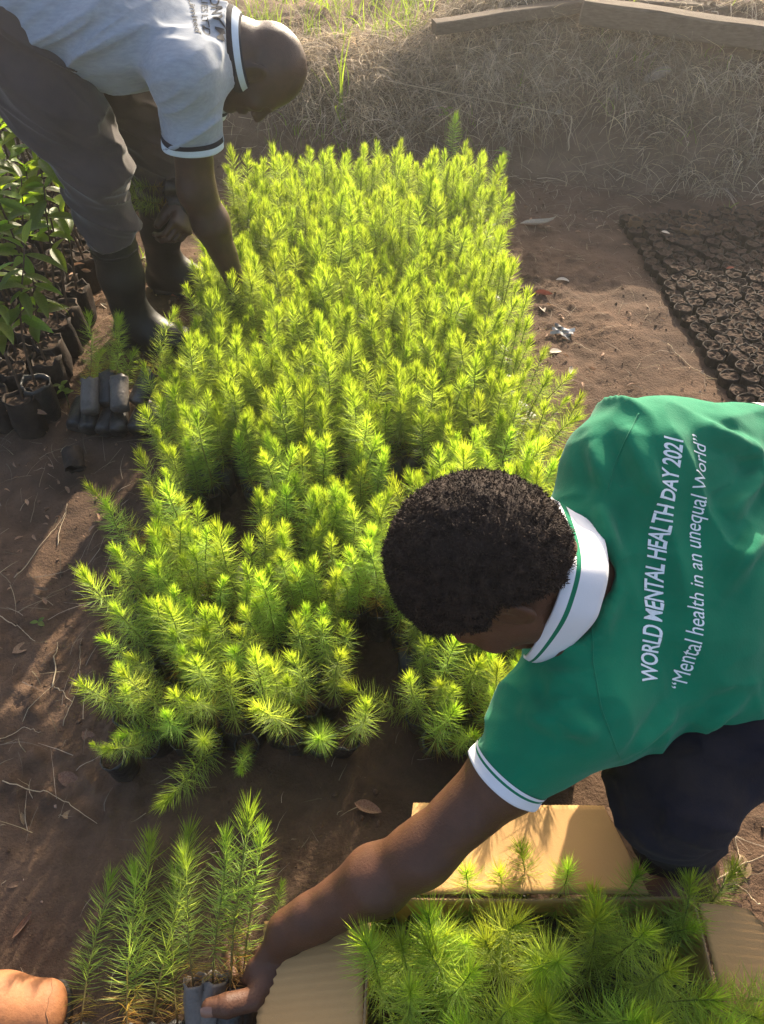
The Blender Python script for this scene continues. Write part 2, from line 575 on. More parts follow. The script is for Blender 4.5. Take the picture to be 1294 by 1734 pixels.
# ================================================================== people
def head_parts(c, cr, f, neck_to, neck_r=(0.052, 0.058), sc=1.0):
    cr = unit(cr)
    f = unit(np.asarray(f) - cr * np.dot(f, cr))
    s = np.cross(cr, f)          # the person's left

    def P(u, w, d):
        return np.asarray(c) + sc * (cr * u + f * w + s * d)
    fr = (cr, f, s)
    R = lambda *r: tuple(x * sc for x in r)
    parts = [
        (f_ell(P(0.028, -0.012, 0), fr, R(0.098, 0.101, 0.077)), 0.02),
        (f_ell(P(-0.02, 0.035, 0), fr, R(0.078, 0.060, 0.062)), 0.03),
        (f_ecap(P(-0.045, 0.03, 0), P(-0.098, 0.058, 0), s, R(0.056, 0.046), R(0.030, 0.027)), 0.025),
        (f_cap(P(-0.108, 0.074, -0.008), P(-0.108, 0.074, 0.008), 0.018 * sc), 0.02),
        (f_cap(P(0.012, 0.083, -0.034), P(0.012, 0.083, 0.034), 0.012 * sc), 0.014),
        (f_cap(P(0.004, 0.094, 0), P(-0.034, 0.112, 0), 0.008 * sc, 0.013 * sc), 0.012),
        (f_cap(P(-0.040, 0.100, -0.013), P(-0.040, 0.100, 0.013), 0.0095 * sc), 0.008),
        (f_cap(P(-0.064, 0.089, -0.019), P(-0.064, 0.089, 0.019), 0.009 * sc), 0.007),
        (f_cap(P(-0.077, 0.087, -0.015), P(-0.077, 0.087, 0.015), 0.009 * sc), 0.006),
        (f_cap(P(-0.022, 0.068, -0.044), P(-0.022, 0.068, 0.044), 0.018 * sc), 0.02),
        (f_cap(P(-0.05, -0.035, 0), neck_to, neck_r[0], neck_r[1]), 0.03),
    ]
    sk = union(parts)
    for sg in (-1, 1):
        sk = minus(sk, f_ell(P(0.0, 0.094, 0.031 * sg), fr, R(0.012, 0.014, 0.018)), 0.01)
    for sg in (-1, 1):
        ec = P(-0.012, -0.008, 0.079 * sg)
        e_u = unit(cr + f * -0.18 + s * 0.1 * sg)
        e_f = unit(f - s * sg * 0.38 - e_u * np.dot(f, e_u))
        e_n = np.cross(e_u, e_f)
        A32 = np.stack([e_u, e_f, e_n]).astype(np.float32)
        ecf = np.asarray(ec, np.float32)

        def rim(Pn, A32=A32, ecf=ecf):
            q = (Pn - ecf) @ A32.T
            k = np.sqrt((q[:, 0] / (0.027 * sc)) ** 2 + (q[:, 1] / (0.0175 * sc)) ** 2)
            return np.sqrt(((k - 1) * 0.019 * sc) ** 2 + q[:, 2] ** 2) - 0.0052 * sc
        lobe = f_ell(ec, (e_u, e_f, e_n), R(0.027, 0.017, 0.0065))
        ear = minus(union([lobe, (rim, 0.004)]), f_ell(ec + e_n * (0.010 * sg * np.sign(np.dot(e_n, s)) * 1.0) + e_f * 0.003, (e_u, e_f, e_n), R(0.014, 0.009, 0.0075)), 0.003)
        sk = union([sk, (ear, 0.006)])
    return sk, P, (cr, f, s)


def hand_parts(w, d, n, side, curl, thumb, sc=1.1, spread=0.05):
    """w wrist, d finger direction, n back-of-hand normal, side towards the thumb; curl: three bends for each finger"""
    d = unit(d)
    n = unit(np.asarray(n) - d * np.dot(n, d))
    side = unit(np.asarray(side) - d * np.dot(side, d) - n * np.dot(side, n))
    w = np.asarray(w, float)
    out = [(f_ecap(w - d * 0.01 * sc, w + d * 0.082 * sc, side, (0.029 * sc, 0.020 * sc), (0.041 * sc, 0.0145 * sc)), 0.012)]
    lens = ((0.043, 0.026, 0.021), (0.047, 0.029, 0.022), (0.043, 0.027, 0.021), (0.034, 0.020, 0.018))
    for i, off in enumerate((0.030, 0.0105, -0.010, -0.029)):
        p = w + d * (0.086 - 0.004 * abs(i - 1)) * sc + side * off * sc
        dd = unit(d + side * spread * (1.5 - i))
        ang = 0
        r = (0.0098 - 0.0009 * (i == 3)) * sc
        out.append((f_cap(p - d * 0.02 * sc, p, r * 1.05, r * 1.08), 0.008))
        for j in range(3):
            ang += curl[i][j]
            v = dd * math.cos(ang) - n * math.sin(ang)
            q = p + v * lens[i][j] * sc
            out.append((f_cap(p, q, r, r * 0.9), 0.0035))
            r *= 0.9
            p = q
    th = [np.asarray(t, float) for t in thumb]
    rr = (0.0185, 0.0155, 0.0155, 0.0125)
    for j in range(len(th) - 1):
        out.append((f_cap(th[j], th[j + 1], rr[j] * sc, rr[j + 1] * sc), 0.012 if j == 0 else 0.004))
    return out


def band(name, c0, c1, u, v, r0, r1, mats, rows, thick=0.003, phi=(0, 2 * math.pi), n=56, flare=0.0, wob=0.0):
    """cloth band lofted between two ellipses; rows = (t0, t1, material index)"""
    g = Geo()
    c0, c1, u, v = [np.asarray(x, float) for x in (c0, c1, u, v)]
    closed = abs(phi[1] - phi[0] - 2 * math.pi) < 1e-6
    ph = np.linspace(phi[0], phi[1], n + (0 if not closed else 1))[: n if closed else None]
    cuts = sorted({r[0] for r in rows} | {r[1] for r in rows})
    ts = []
    for a, b in zip(cuts[:-1], cuts[1:]):
        k = max(1, int(round((b - a) / 0.12)))
        ts += [(a + (b - a) * i / k) for i in range(k)]
    ts.append(cuts[-1])

    def ring(t, off):
        ru = r0[0] + (r1[0] - r0[0]) * t + off + flare * t * t
        rv = r0[1] + (r1[1] - r0[1]) * t + off + flare * t * t
        w = wob * np.sin(ph * 5 + t * 2) + wob * 0.6 * np.sin(ph * 11 + 1 + t * 3)
        return (c0 + (c1 - c0) * t)[None] + ((ru + w) * np.cos(ph))[:, None] * u + ((rv + w) * np.sin(ph))[:, None] * v
    prof = [(t, 0.0) for t in ts] + [(t, -thick) for t in reversed(ts)]
    V = np.concatenate([ring(t, o) for t, o in prof])
    m = len(ph)
    for i in range(len(prof)):
        j = (i + 1) % len(prof)
        tm = (prof[i][0] + prof[j][0]) / 2
        if i == len(ts) - 1:
            tm = cuts[-1]
        mi = 0
        for a, b, k in rows:
            if a <= tm <= b:
                mi = k
        Q = [(i * m + s, i * m + (s + 1) % m, j * m + (s + 1) % m, j * m + s) for s in range(m if closed else m - 1)]
        g.add(V if i == 0 else np.zeros((0, 3)), None, np.asarray(Q) - (0 if i == 0 else g.n), None, mi)
    return g.mesh(name, mats, True, False)


def pick(px, py, bvh, fallback=1.0):
    """where the sight line through a photo pixel meets a garment"""
    d = unit(at(px, py, 1.0) - _C0)
    h = bvh.ray_cast(Vector(_C0), Vector(d), 6)
    return np.array(h[0]) if h[0] is not None else at(px, py, fallback)


def cuff_on(name, bvh, c, ax, hint, w, mats, rows, off=0.0016, thick=0.004, over=0.003, n=64, rmax=0.13):
    """ribbed cuff lying on the end of a sleeve: its rings follow the sleeve surface"""
    x, y, _ = frame_of(ax, hint)
    ph = np.arange(n) / n * 2 * math.pi
    cuts = sorted({r[0] for r in rows} | {r[1] for r in rows})
    base = []
    for p in ph:
        dv = math.cos(p) * x + math.sin(p) * y
        rr = []
        for back in (0.006, w * 0.5, w):
            o = c - ax * back
            h = bvh.ray_cast(Vector(o + dv * rmax), Vector(-dv), rmax)
            rr.append((Vector(h[0]) - Vector(o)).length if h[0] is not None else np.nan)
        base.append(rr)
    base = np.array(base)
    med = np.nanmedian(base)
    base[np.isnan(base) | (base < med * 0.82) | (base > med * 1.2)] = med
    for _k in range(6):
        base = (np.roll(base, 1, 0) + base * 2 + np.roll(base, -1, 0)) / 4
    ts = np.unique(np.round(np.concatenate([np.linspace(a, b, max(2, int((b - a) / 0.1))) for a, b in zip(cuts[:-1], cuts[1:])]), 5))
    g = Geo()

    def ring(t, o):
        q = c - ax * (w * (1 - t)) + ax * over * t
        bk = w * (1 - t)
        r = np.array([np.interp(bk, (0.006, w * 0.5, w), b) for b in base]) + o
        return q[None] + r[:, None] * (np.cos(ph)[:, None] * x + np.sin(ph)[:, None] * y)
    prof = [(t, off) for t in ts] + [(1.0, off - thick), (0.55, off - thick)]
    V = np.concatenate([ring(t, o) for t, o in prof])
    for i in range(len(prof) - 1):
        tm = (prof[i][0] + prof[i + 1][0]) / 2
        mi = 0
        if i < len(ts) - 1:
            for a, b, k in rows:
                if a <= tm <= b:
                    mi = k
        else:
            mi = rows[-1][2]
        Q = np.array([(i * n + s, i * n + (s + 1) % n, (i + 1) * n + (s + 1) % n, (i + 1) * n + s) for s in range(n)])
        g.add(V if i == 0 else np.zeros((0, 3)), None, Q if i == 0 else Q - g.n, None, mi)
    return g.mesh(name, mats, True, False)


def spline(P, n):
    """closed smooth curve through the points"""
    P = np.asarray(P, float)
    m = len(P)
    t = np.arange(n) / n * m
    i = np.floor(t).astype(int)
    f = (t - i)[:, None]
    a, b, c, d = P[(i - 1) % m], P[i % m], P[(i + 1) % m], P[(i + 2) % m]
    return 0.5 * (2 * b + (c - a) * f + (2 * a - 5 * b + 4 * c - d) * f * f + (3 * b - a - 3 * c + d) * f ** 3)


def strip_loop(name, base, free, mats, rows, thick=0.003, n=90, bulge=0.004):
    """standing collar between two closed curves"""
    A, B = spline(base, n), spline(free, n)
    cen = (A.mean(0) + B.mean(0)) / 2
    axis = unit(B.mean(0) - A.mean(0))
    cuts = sorted({r[0] for r in rows} | {r[1] for r in rows})
    ts = np.unique(np.round(np.concatenate([np.linspace(a, b, max(2, int((b - a) / 0.1))) for a, b in zip(cuts[:-1], cuts[1:])]), 5))
    out = (A + B) / 2 - cen
    out = out - (out @ axis)[:, None] * axis
    out /= np.linalg.norm(out, axis=1)[:, None]
    g = Geo()
    prof = [(t, bulge * math.sin(t * math.pi)) for t in ts] + [(t, bulge * math.sin(t * math.pi) - thick) for t in ts[::-1]]
    V = np.concatenate([A + (B - A) * t + out * o for t, o in prof])
    for i in range(len(prof)):
        j = (i + 1) % len(prof)
        tm = (prof[i][0] + prof[j][0]) / 2
        mi = 0
        for a, b, k in rows:
            if a <= tm <= b:
                mi = k
        Q = np.array([(i * n + s, i * n + (s + 1) % n, j * n + (s + 1) % n, j * n + s) for s in range(n)])
        g.add(V if i == 0 else np.zeros((0, 3)), None, Q if i == 0 else Q - g.n, None, mi)
    return g.mesh(name, mats, True, False)


def add_part(person, name, me, **props):
    return link(name, me, person, **props)


def drape_text(body, size, shear, offset, spacing, A, B, up_hint, bvh, mat, name, lift=0.0012, fit=True, height=None, step=0.006):
    """flat print laid on cloth: the lettering is cut into small pieces and dropped on the garment surface.
    A, B: where the base line starts and ends"""
    cu = bpy.data.curves.new(name, 'FONT')
    cu.body = body
    cu.size = 1.0
    cu.shear = shear
    cu.offset = offset
    cu.space_character = spacing
    cu.resolution_u = 4
    tmp = bpy.data.objects.new(name, cu)
    COL.objects.link(tmp)
    dg = bpy.context.evaluated_depsgraph_get()
    me = bpy.data.meshes.new_from_object(tmp.evaluated_get(dg))
    bpy.data.objects.remove(tmp)
    A, B = Vector(A), Vector(B)
    xs = [v.co.x for v in me.vertices]
    ys = [v.co.y for v in me.vertices]
    x0, x1 = min(xs), max(xs)
    capH = max(ys)
    L = (B - A).length
    sx = L / (x1 - x0)
    sy = (height / capH) if height else sx
    u = (B - A).normalized()
    n = Vector(up_hint).cross(u)
    n = -n if n.dot(Vector((0, -0.6, 0.8))) < 0 else n
    n.normalize()
    v = n.cross(u)
    bm = bmesh.new()
    bm.from_mesh(me)
    for vv in bm.verts:
        vv.co = Vector(((vv.co.x - x0) * sx, vv.co.y * sy, 0))
    for axis, hi in ((0, L), (1, capH * sy)):
        k = -hi * 0.4
        while k < hi * 1.05:
            co = Vector((k, 0, 0)) if axis == 0 else Vector((0, k, 0))
            no = Vector((1, 0, 0)) if axis == 0 else Vector((0, 1, 0))
            bmesh.ops.bisect_plane(bm, geom=bm.verts[:] + bm.edges[:] + bm.faces[:], plane_co=co, plane_no=no)
            k += step
    bad = []
    for vv in bm.verts:
        p = A + u * vv.co.x + v * vv.co.y
        hit = bvh.ray_cast(p + n * 0.3, -n, 0.6)
        if hit[0] is None:
            bad.append(vv)
            continue
        vv.co = hit[0] + hit[1] * (lift if hit[1].dot(n) > 0 else -lift)
    if bad:
        bmesh.ops.delete(bm, geom=bad, context='VERTS')
    out = bpy.data.meshes.new(name)
    bm.normal_update()
    bm.to_mesh(out)
    bm.free()
    out.materials.append(mat)
    return out


def fuzz(name, me_src, keep, n, length, width, mat, rng, curl=0.6, tone=0.35):
    """short curled hairs standing on part of a surface, one mesh"""
    co = np.zeros(len(me_src.vertices) * 3, np.float32); me_src.vertices.foreach_get('co', co); co = co.reshape(-1, 3)
    no = np.zeros(len(me_src.vertices) * 3, np.float32); me_src.vertex_normals.foreach_get('vector', no); no = no.reshape(-1, 3)
    idx = np.where(keep(co))[0]
    k = rng.choice(idx, n)
    p = co[k] + rng.normal(0, 0.0012, (n, 3))
    d = no[k] + rng.normal(0, 0.55, (n, 3)); d /= np.linalg.norm(d, axis=1)[:, None]
    w = np.cross(d, rng.normal(0, 1, (n, 3))); w /= np.linalg.norm(w, axis=1)[:, None]
    L = length * rng.uniform(0.5, 1.2, (n, 1))
    side = np.cross(d, w) * curl
    V = np.stack([p - w * width, p + w * width, p + d * L * .6 + side * L * .3 - w * width * .8, p + d * L * .6 + side * L * .3 + w * width * .8,
                  p + d * L * .75 + side * L * .9], 1).reshape(-1, 3)
    b = np.arange(n)[:, None] * 5
    T = np.concatenate([b + np.array([[0, 1, 3]]), b + np.array([[0, 3, 2]]), b + np.array([[2, 3, 4]])])
    return V, T


# ------------------------------------------------------------------ the man in the green shirt, crouching at the box
def build_near_man():
    man = empty('person', gp(1150, 1470), 'person in green polo shirt with white back lettering, crouching and reaching for seedlings', 'person')
    man_loc = Vector(man.location)
    NB = at(985, 975, 1.05)                          # neck base
    PEL = at(1490, 1010, 1.20)
    SR, SL = at(1072, 782, 1.11), at(990, 1190, 1.07)
    EL, WL = at(715, 1445, 1.12), at(490, 1578, 1.215)
    ER, WR = at(1420, 755, 1.27), at(1370, 960, 1.35)
    side = unit(SL - SR)
    spine = unit(PEL - NB)
    nrm = np.cross(side, spine)
    nrm = nrm if nrm[2] > 0 else -nrm
    CH = NB + spine * 0.20 - nrm * 0.055
    WA = NB + spine * 0.40 - nrm * 0.06
    # ---- body
    HC = at(836, 972, 0.985)
    hd, HP, (cr, hf, hs) = head_parts(HC, (-0.93, 0.10, 0.22), (-0.26, -0.20, -0.93), NB - nrm * 0.035, (0.047, 0.055), 0.985)
    d_hand = unit(at(440, 1690, 1.25) - WL)
    n_hand = unit(-_FW * 0.9 + _RT * 0.55)
    th = (at(462, 1650, 1.215), at(432, 1690, 1.192), at(386, 1702, 1.183), at(356, 1705, 1.185))
    hand = hand_parts(WL, d_hand, n_hand, -_RT, [(0.5, 0.9, 0.5), (0.55, 0.95, 0.5), (0.6, 0.95, 0.5), (0.65, 0.9, 0.5)], th, 1.12)
    HIPL, HIPR = PEL + side * 0.09 - nrm * 0.06, PEL - side * 0.09 - nrm * 0.06
    KNL, KNR = at(1138, 1335, 1.13), at(1180, 900, 1.32)
    KNR = np.array((0.50, 0.84, 0.42))
    ANL = at(1146, 1440, 1.385)
    ANL[2] = 0.085
    ANR = np.array((0.66, 0.92, 0.085))
    toe = unit(np.array((-0.45, -0.20, 0)))
    heel = np.array((0.575, 0.485, 0.032))
    parts = [(hd, 0.02),
             (f_ecap(NB + spine * 0.06 - nrm * 0.06, WA, side, (0.14, 0.085), (0.13, 0.09)), 0.05),
             (f_cap(WA, PEL - nrm * 0.06, 0.105, 0.115), 0.05),
             (f_cap(NB - nrm * 0.05, SL - nrm * 0.02, 0.05, 0.055), 0.05), (f_cap(NB - nrm * 0.05, SR - nrm * 0.02, 0.05, 0.055), 0.05),
             (f_cap(SL, SL + (EL - SL) * 0.45, 0.050, 0.050), 0.03), (f_cap(SL + (EL - SL) * 0.45, EL, 0.050, 0.041), 0.03),
             (f_cap(EL, EL + (WL - EL) * 0.30, 0.042, 0.0455), 0.03), (f_cap(EL + (WL - EL) * 0.35, WL, 0.0475, 0.030), 0.03),
             (f_ecap(WL - unit(WL - EL) * 0.05, WL, -_RT, (0.036, 0.030), (0.032, 0.024)), 0.02),
             (f_cap(SR, ER, 0.052, 0.043), 0.03), (f_cap(ER, WR, 0.045, 0.03), 0.03),
             (f_cap(HIPL, KNL, 0.075, 0.055), 0.04), (f_cap(HIPR, KNR, 0.075, 0.055), 0.04),
             (f_cap(KNL, ANL, 0.052, 0.036), 0.03), (f_cap(KNR, ANR, 0.052, 0.036), 0.03)]
    for an, hl in ((ANL, heel), (ANR, ANR + np.array((0.03, 0.01, -0.053)))):
        parts += [(f_cap(an, hl, 0.036, 0.032), 0.02), (f_ecap(hl + np.array((0, 0, 0.006)), hl + toe * 0.2, np.cross(toe, (0, 0, 1)), (0.032, 0.034), (0.042, 0.018)), 0.02)]
        for k in range(5):
            o = np.cross(toe, (0, 0, 1)) * (0.032 - 0.016 * k)
            parts.append((f_cap(hl + toe * 0.19 + o, hl + toe * (0.235 - 0.006 * abs(k - 1)) + o - np.array((0, 0, 0.006)), 0.0085, 0.0075), 0.004))
    hr = hand_parts(WR, unit(KNR - WR), (0, 0, 1), side, [(0.3, 0.4, 0.3)] * 4, (WR + side * 0.02, WR + side * 0.05 + unit(KNR - WR) * 0.04, WR + side * 0.06 + unit(KNR - WR) * 0.07), 1.05)
    # tendons and wrist creases on the back of the reaching hand
    for k, off in enumerate((0.026, 0.009, -0.009, -0.026)):
        sv = -_RT
        parts.append((f_cap(WL + d_hand * 0.015 + sv * off * 0.5 + n_hand * 0.0195, WL + d_hand * 0.092 + sv * off * 1.1 + n_hand * 0.0125, 0.0032, 0.0055), 0.007))
    parts += hand + hr
    body = union(parts, 0.02)

    def body_f(P):
        return body(P) + 0.0011 * vnoise(P * 38, 5)
    allp = np.array([HC, NB, PEL, WA, SL, SR, EL, WL, ER, WR, KNL, KNR, ANL, ANR, heel, th[-1], WL + d_hand * 0.12])
    lo, hi = bounds(allp, 0.17)
    lo[2] = -0.01
    me = sdf_mesh('body', body_f, lo, hi, 0.0034, M['skin_near'])
    add_part(man, 'body', me)
    # nail: slightly domed plate on the thumb tip
    tip, prev = np.asarray(th[-1]), np.asarray(th[-2])
    ax = unit(tip - prev)
    nn = unit(-_FW - ax * np.dot(-_FW, ax))
    g = Geo()
    us = np.linspace(-1, 1, 7); vs = np.linspace(-1, 1, 9)
    V = []
    for a in us:
        for b in vs:
            x = a * 0.0095; y = b * 0.0088 * math.sqrt(max(0.0, 1 - (max(0, a) * 0.75) ** 2 - (max(0, -a) * 0.45) ** 2))
            V.append(tip + ax * (x + 0.002) + np.cross(ax, nn) * y + nn * (0.0147 - 0.0016 * (max(0, a)) ** 2 - y * y * 28))
    g.add(V, None, [(i * 9 + j, (i + 1) * 9 + j, (i + 1) * 9 + j + 1, i * 9 + j + 1) for i in range(6) for j in range(8)])
    add_part(man, 'thumbnail', g.mesh('thumbnail', (M['nail'],), True, False))
    for sg in (-1, 1):
        me_e = sdf_mesh('eye', f_cap(HP(-0.001, 0.073, 0.031 * sg), HP(-0.001, 0.0731, 0.031 * sg), 0.0105), HP(0, 0.08, 0.031 * sg) - 0.02, HP(0, 0.08, 0.031 * sg) + 0.02, 0.003, M['eye'])
        add_part(man, 'eye', me_e)
    # ---- hair
    fr = (cr, hf, hs)
    cap = f_ell(HP(0.026, -0.016, 0), fr, (0.118, 0.117, 0.093))
    hc0 = HP(0, 0, 0).astype(np.float32)
    R3 = np.stack(fr).astype(np.float32)

    def hair_f(P):
        q = (P - hc0) @ R3.T
        d = cap(P)
        # hairline: forehead, temples, above the ear, nape
        line = np.where(q[:, 1] > 0.02, 0.045 + 0.0 * q[:, 1], np.where(q[:, 1] > -0.03, 0.006, -0.052))
        w = np.clip((q[:, 1] - 0.02) / 0.03, 0, 1)
        line = 0.006 + w * 0.04
        wb = np.clip((-q[:, 1] - 0.02) / 0.03, 0, 1)
        line = line * (1 - wb) + -0.085 * wb
        edge = (line - q[:, 0]) * 0.8 + 0.004 * vnoise(P * 120, 31)
        n = 0.0028 * vnoise(P * 95, 11) + 0.002 * vnoise(P * 210, 12)
        return -smin(-(d + n), -edge, 0.012)
    lo, hi = bounds([HC], 0.15)
    hm = sdf_mesh('hair', hair_f, lo, hi, 0.003, M['hair'])
    hv = np.zeros(len(hm.vertices) * 3, np.float32); hm.vertices.foreach_get('co', hv); hv = hv.reshape(-1, 3)
    Vf, Tf = fuzz('hair', hm, lambda c: cap(c) > -0.006, 30000, 0.0052, 0.0006, M['hair'], RNG, 0.9)
    hq = np.zeros(len(hm.loops), np.int32); hm.loops.foreach_get('vertex_index', hq)
    hm2 = np_mesh('hair', np.concatenate([hv, Vf]), Tf + len(hv), hq.reshape(-1, 4), True, (M['hair'],))
    bpy.data.meshes.remove(hm)
    add_part(man, 'hair', hm2)
    # ---- shirt
    AL, AR = unit(EL - SL), unit(ER - SR)
    CUFL = at(893, 1335, 1.075)
    CUFL = SL + AL * (np.dot(CUFL - SL, AL) + 0.018)
    CUFR = SR + AR * 0.235
    t0 = NB + spine * 0.045 - nrm * 0.050
    sh = union([
        (f_ecap(t0, CH, side, (0.128, 0.078), (0.180, 0.112)), 0.05),
        (f_ecap(CH, WA, side, (0.180, 0.112), (0.188, 0.120)), 0.05),
        (f_ecap(WA, PEL - nrm * 0.05, side, (0.188, 0.120), (0.195, 0.130)), 0.05),
        (f_cap(NB - nrm * 0.045 + spine * 0.015, SL - nrm * 0.012, 0.058, 0.068), 0.06),
        (f_cap(NB - nrm * 0.045 + spine * 0.015, SR - nrm * 0.012, 0.058, 0.074), 0.06),
        (f_cap(SL, CUFL, 0.068, 0.0545), 0.045),
        (f_cap(SL + AL * 0.03 - nrm * 0.03, WA + side * 0.125 - nrm * 0.03, 0.072, 0.105), 0.06),
        (f_cap(WA + side * 0.125 - nrm * 0.03, PEL + side * 0.12 - nrm * 0.03, 0.105, 0.105), 0.06),
        (f_cap(SR, CUFR, 0.072, 0.068), 0.07)], 0.05)
    fr_c = (spine * 0.55 + side * 0.8, spine * 0.8 - side * 0.55, nrm)
    fr_c2 = (spine * 0.9 - side * 0.4, side * 0.9 + spine * 0.4, nrm)
    fr_s = (AL, np.cross(AL, nrm), nrm)
    NBf = NB.astype(np.float32)

    pleats = []
    for (a, b, r) in (((1012, 850), (1040, 945), 0.008), ((1038, 1000), (1010, 1075), 0.006), ((1294, 800), (1225, 880), 0.008), ((1294, 905), (1215, 1010), 0.006), ((1060, 720), (1110, 840), 0.006), ((1000, 745), (1030, 840), 0.006), ((915, 1135), (985, 1160), 0.005), ((1130, 1290), (1270, 1170), 0.006), ((1020, 1320), (1150, 1200), 0.006),
                      ((932, 1180), (1015, 1254), 0.007), ((890, 1207), (985, 1243), 0.007), ((1190, 720), (1294, 770), 0.007)):
        pleats.append((a, b, r * 1.7))

    def shirt_base(P):
        d = sh(P)
        d = d + ridged(P, 0.017, fr_c, (4.0, 13, 7), 41) * np.clip(np.linalg.norm(P - NBf, axis=1) / 0.12, 0.2, 1)
        d = d + ridged(P, 0.0042, fr_c2, (9, 30, 14), 47) + 0.0014 * vnoise(P * 40, 44)
        return d
    f = shirt_base
    f = minus(f, f_cap(CUFL - AL * 0.035, CUFL + AL * 0.3, 0.0535, 0.058))
    f = minus(f, f_ecap(at(918, 975, 1.05), at(700, 975, 1.06), unit(at(905, 1105, 1.0) - at(968, 850, 1.0)), (0.092, 0.13), (0.092, 0.13)), 0.008)
    f0 = f

    def f(P, f0=f0, c=CUFL.astype(np.float32), a=unit(AL - _UP * 0.22).astype(np.float32)):
        d = f0(P)
        pl = (P - c) @ a
        r = np.linalg.norm((P - c) - pl[:, None] * a, axis=1)
        return np.where(r < 0.17, np.maximum(d, pl), d)
    f = minus(f, f_cap(CUFR - AR * 0.03, CUFR + AR * 0.3, 0.058, 0.062))
    f = cut(f, CUFR, AR)
    f = cut(f, PEL + spine * 0.06, spine)
    lo, hi = bounds([NB, PEL, SL, SR, CUFL, CUFR, CH - side * 0.15, CH + side * 0.15, WA], 0.20)
    sm = sdf_mesh('shirt', f, lo, hi, 0.0042, M['green_cloth'])
    # raise a few long creases on the cloth where the photograph shows them
    bv = bvh_of(sm)
    co = np.zeros(len(sm.vertices) * 3, np.float32); sm.vertices.foreach_get('co', co); co = co.reshape(-1, 3)
    no = np.zeros(len(sm.vertices) * 3, np.float32); sm.vertex_normals.foreach_get('vector', no); no = no.reshape(-1, 3)
    for (a, b, r) in pleats:
        pts = []
        for t in np.linspace(0, 1, 7):
            px, py = a[0] + (b[0] - a[0]) * t, a[1] + (b[1] - a[1]) * t
            dv = unit(at(px, py, 1.0) - _C0)
            h = bv.ray_cast(Vector(_C0), Vector(dv), 3)
            if h[0] is not None:
                pts.append(np.array(h[0]))
        for p, q in zip(pts[:-1], pts[1:]):
            pass
        if len(pts) < 3:
            continue
        pts = np.array(pts)
        seg = np.linspace(0, 1, 40)
        pl = np.stack([np.interp(seg, np.linspace(0, 1, len(pts)), pts[:, k]) for k in range(3)], 1)
        d2 = np.full(len(co), 9.0); tt = np.zeros(len(co))
        for k, p in enumerate(pl):
            dd = ((co - p) ** 2).sum(1)
            w = dd < d2
            d2[w] = dd[w]; tt[w] = seg[k]
        amp = r * np.exp(-d2 / (0.012 ** 2)) * np.sin(np.clip(tt, 0.03, 0.97) * math.pi) ** 0.6 - 0.45 * r * np.exp(-(np.sqrt(d2) - 0.024) ** 2 / 0.011 ** 2) * np.sin(np.clip(tt, 0.03, 0.97) * math.pi) ** 0.6
        co = co + no * amp[:, None]
    sm.vertices.foreach_set('co', co.astype(np.float32).ravel())
    sm.update()
    shirt = add_part(man, 'shirt', sm)
    sb = bvh_of(sm)
    # sleeve cuffs
    for (c, ax) in ((CUFL, unit(AL - _UP * 0.22)), (CUFR, AR)):
        cm = cuff_on('cuff', sb, c, ax, nrm, 0.021, (M['white_cloth'], M['green_stripe']), [(0, 0.2, 0), (0.2, 0.36, 1), (0.36, 1.0, 0)])
        link('cuff', cm, shirt)
    # collar: standing, its free edge towards the hair
    free = [at(*q) for q in ((930, 848, 1.10), (952, 903, 1.0), (960, 953, 0.930), (948, 1008, 0.930), (926, 1060, 0.958), (893, 1112, 1.03), (885, 1100, 1.13), (885, 1020, 1.19), (895, 930, 1.20), (915, 860, 1.17))]
    base = [at(*q) for q in ((992, 838, 1.11), (1020, 900, 1.02), (1031, 962, 0.968), (1020, 1020, 0.968), (1000, 1062, 0.985), (935, 1120, 1.06), (915, 1110, 1.14), (915, 1020, 1.20), (925, 930, 1.21), (950, 850, 1.17))]
    cm = strip_loop('collar', base, free, (M['white_cloth'], M['green_stripe']), [(0, 0.70, 0), (0.70, 0.80, 1), (0.80, 1.0, 0)], 0.0035)
    link('collar', cm, shirt)
    # stitched seams where the sleeves meet the body
    for path in (((1003, 1052), (1004, 1120), (1018, 1200), (1046, 1275), (1078, 1330)), ((1082, 700), (1060, 745), (1040, 790), (1030, 830))):
        tt = np.linspace(0, 1, 40)
        pp = np.array(path, float); kk = np.linspace(0, 1, len(pp))
        pts = []
        for t in tt:
            px, py = np.interp(t, kk, pp[:, 0]), np.interp(t, kk, pp[:, 1])
            h = sb.ray_cast(Vector(_C0), Vector(unit(at(px, py, 1.0) - _C0)), 6)
            if h[0] is not None:
                pts.append(np.array(h[0]) + np.array(h[1]) * 0.0002)
        if len(pts) > 5:
            g = Geo(); tube(g, pts, 0.0011, 6)
            link('seam', g.mesh('seam', (M['green_cloth'],), True, False), shirt)
    # lettering
    g1 = drape_text('WORLD MENTAL HEALTH DAY 2021', 1, 0.22, 0.017, 0.95, pick(1112, 1153, sb), pick(1155, 742, sb), -spine, sb, M['print_white'], 'lettering', height=0.0272)
    link('lettering', g1, shirt)
    g2 = drape_text('\u201cMental health in an unequal World\u201d', 1, 0.26, 0.0, 0.98, pick(1161, 1166, sb), pick(1196, 738, sb), -spine, sb, M['print_white'], 'lettering', height=0.0232)
    link('lettering', g2, shirt)
    # ---- trousers
    tr = union([
        (f_cap(PEL - nrm * 0.05, HIPL, 0.13, 0.115), 0.05), (f_cap(PEL - nrm * 0.05, HIPR, 0.13, 0.115), 0.05),
        (f_cap(HIPL, KNL, 0.105, 0.078), 0.04), (f_cap(HIPR, KNR, 0.105, 0.078), 0.04),
        (f_cap(KNL, ANL + (KNL - ANL) * 0.10, 0.078, 0.066), 0.04), (f_cap(KNR, ANR + (KNR - ANR) * 0.12, 0.078, 0.066), 0.04)], 0.04)
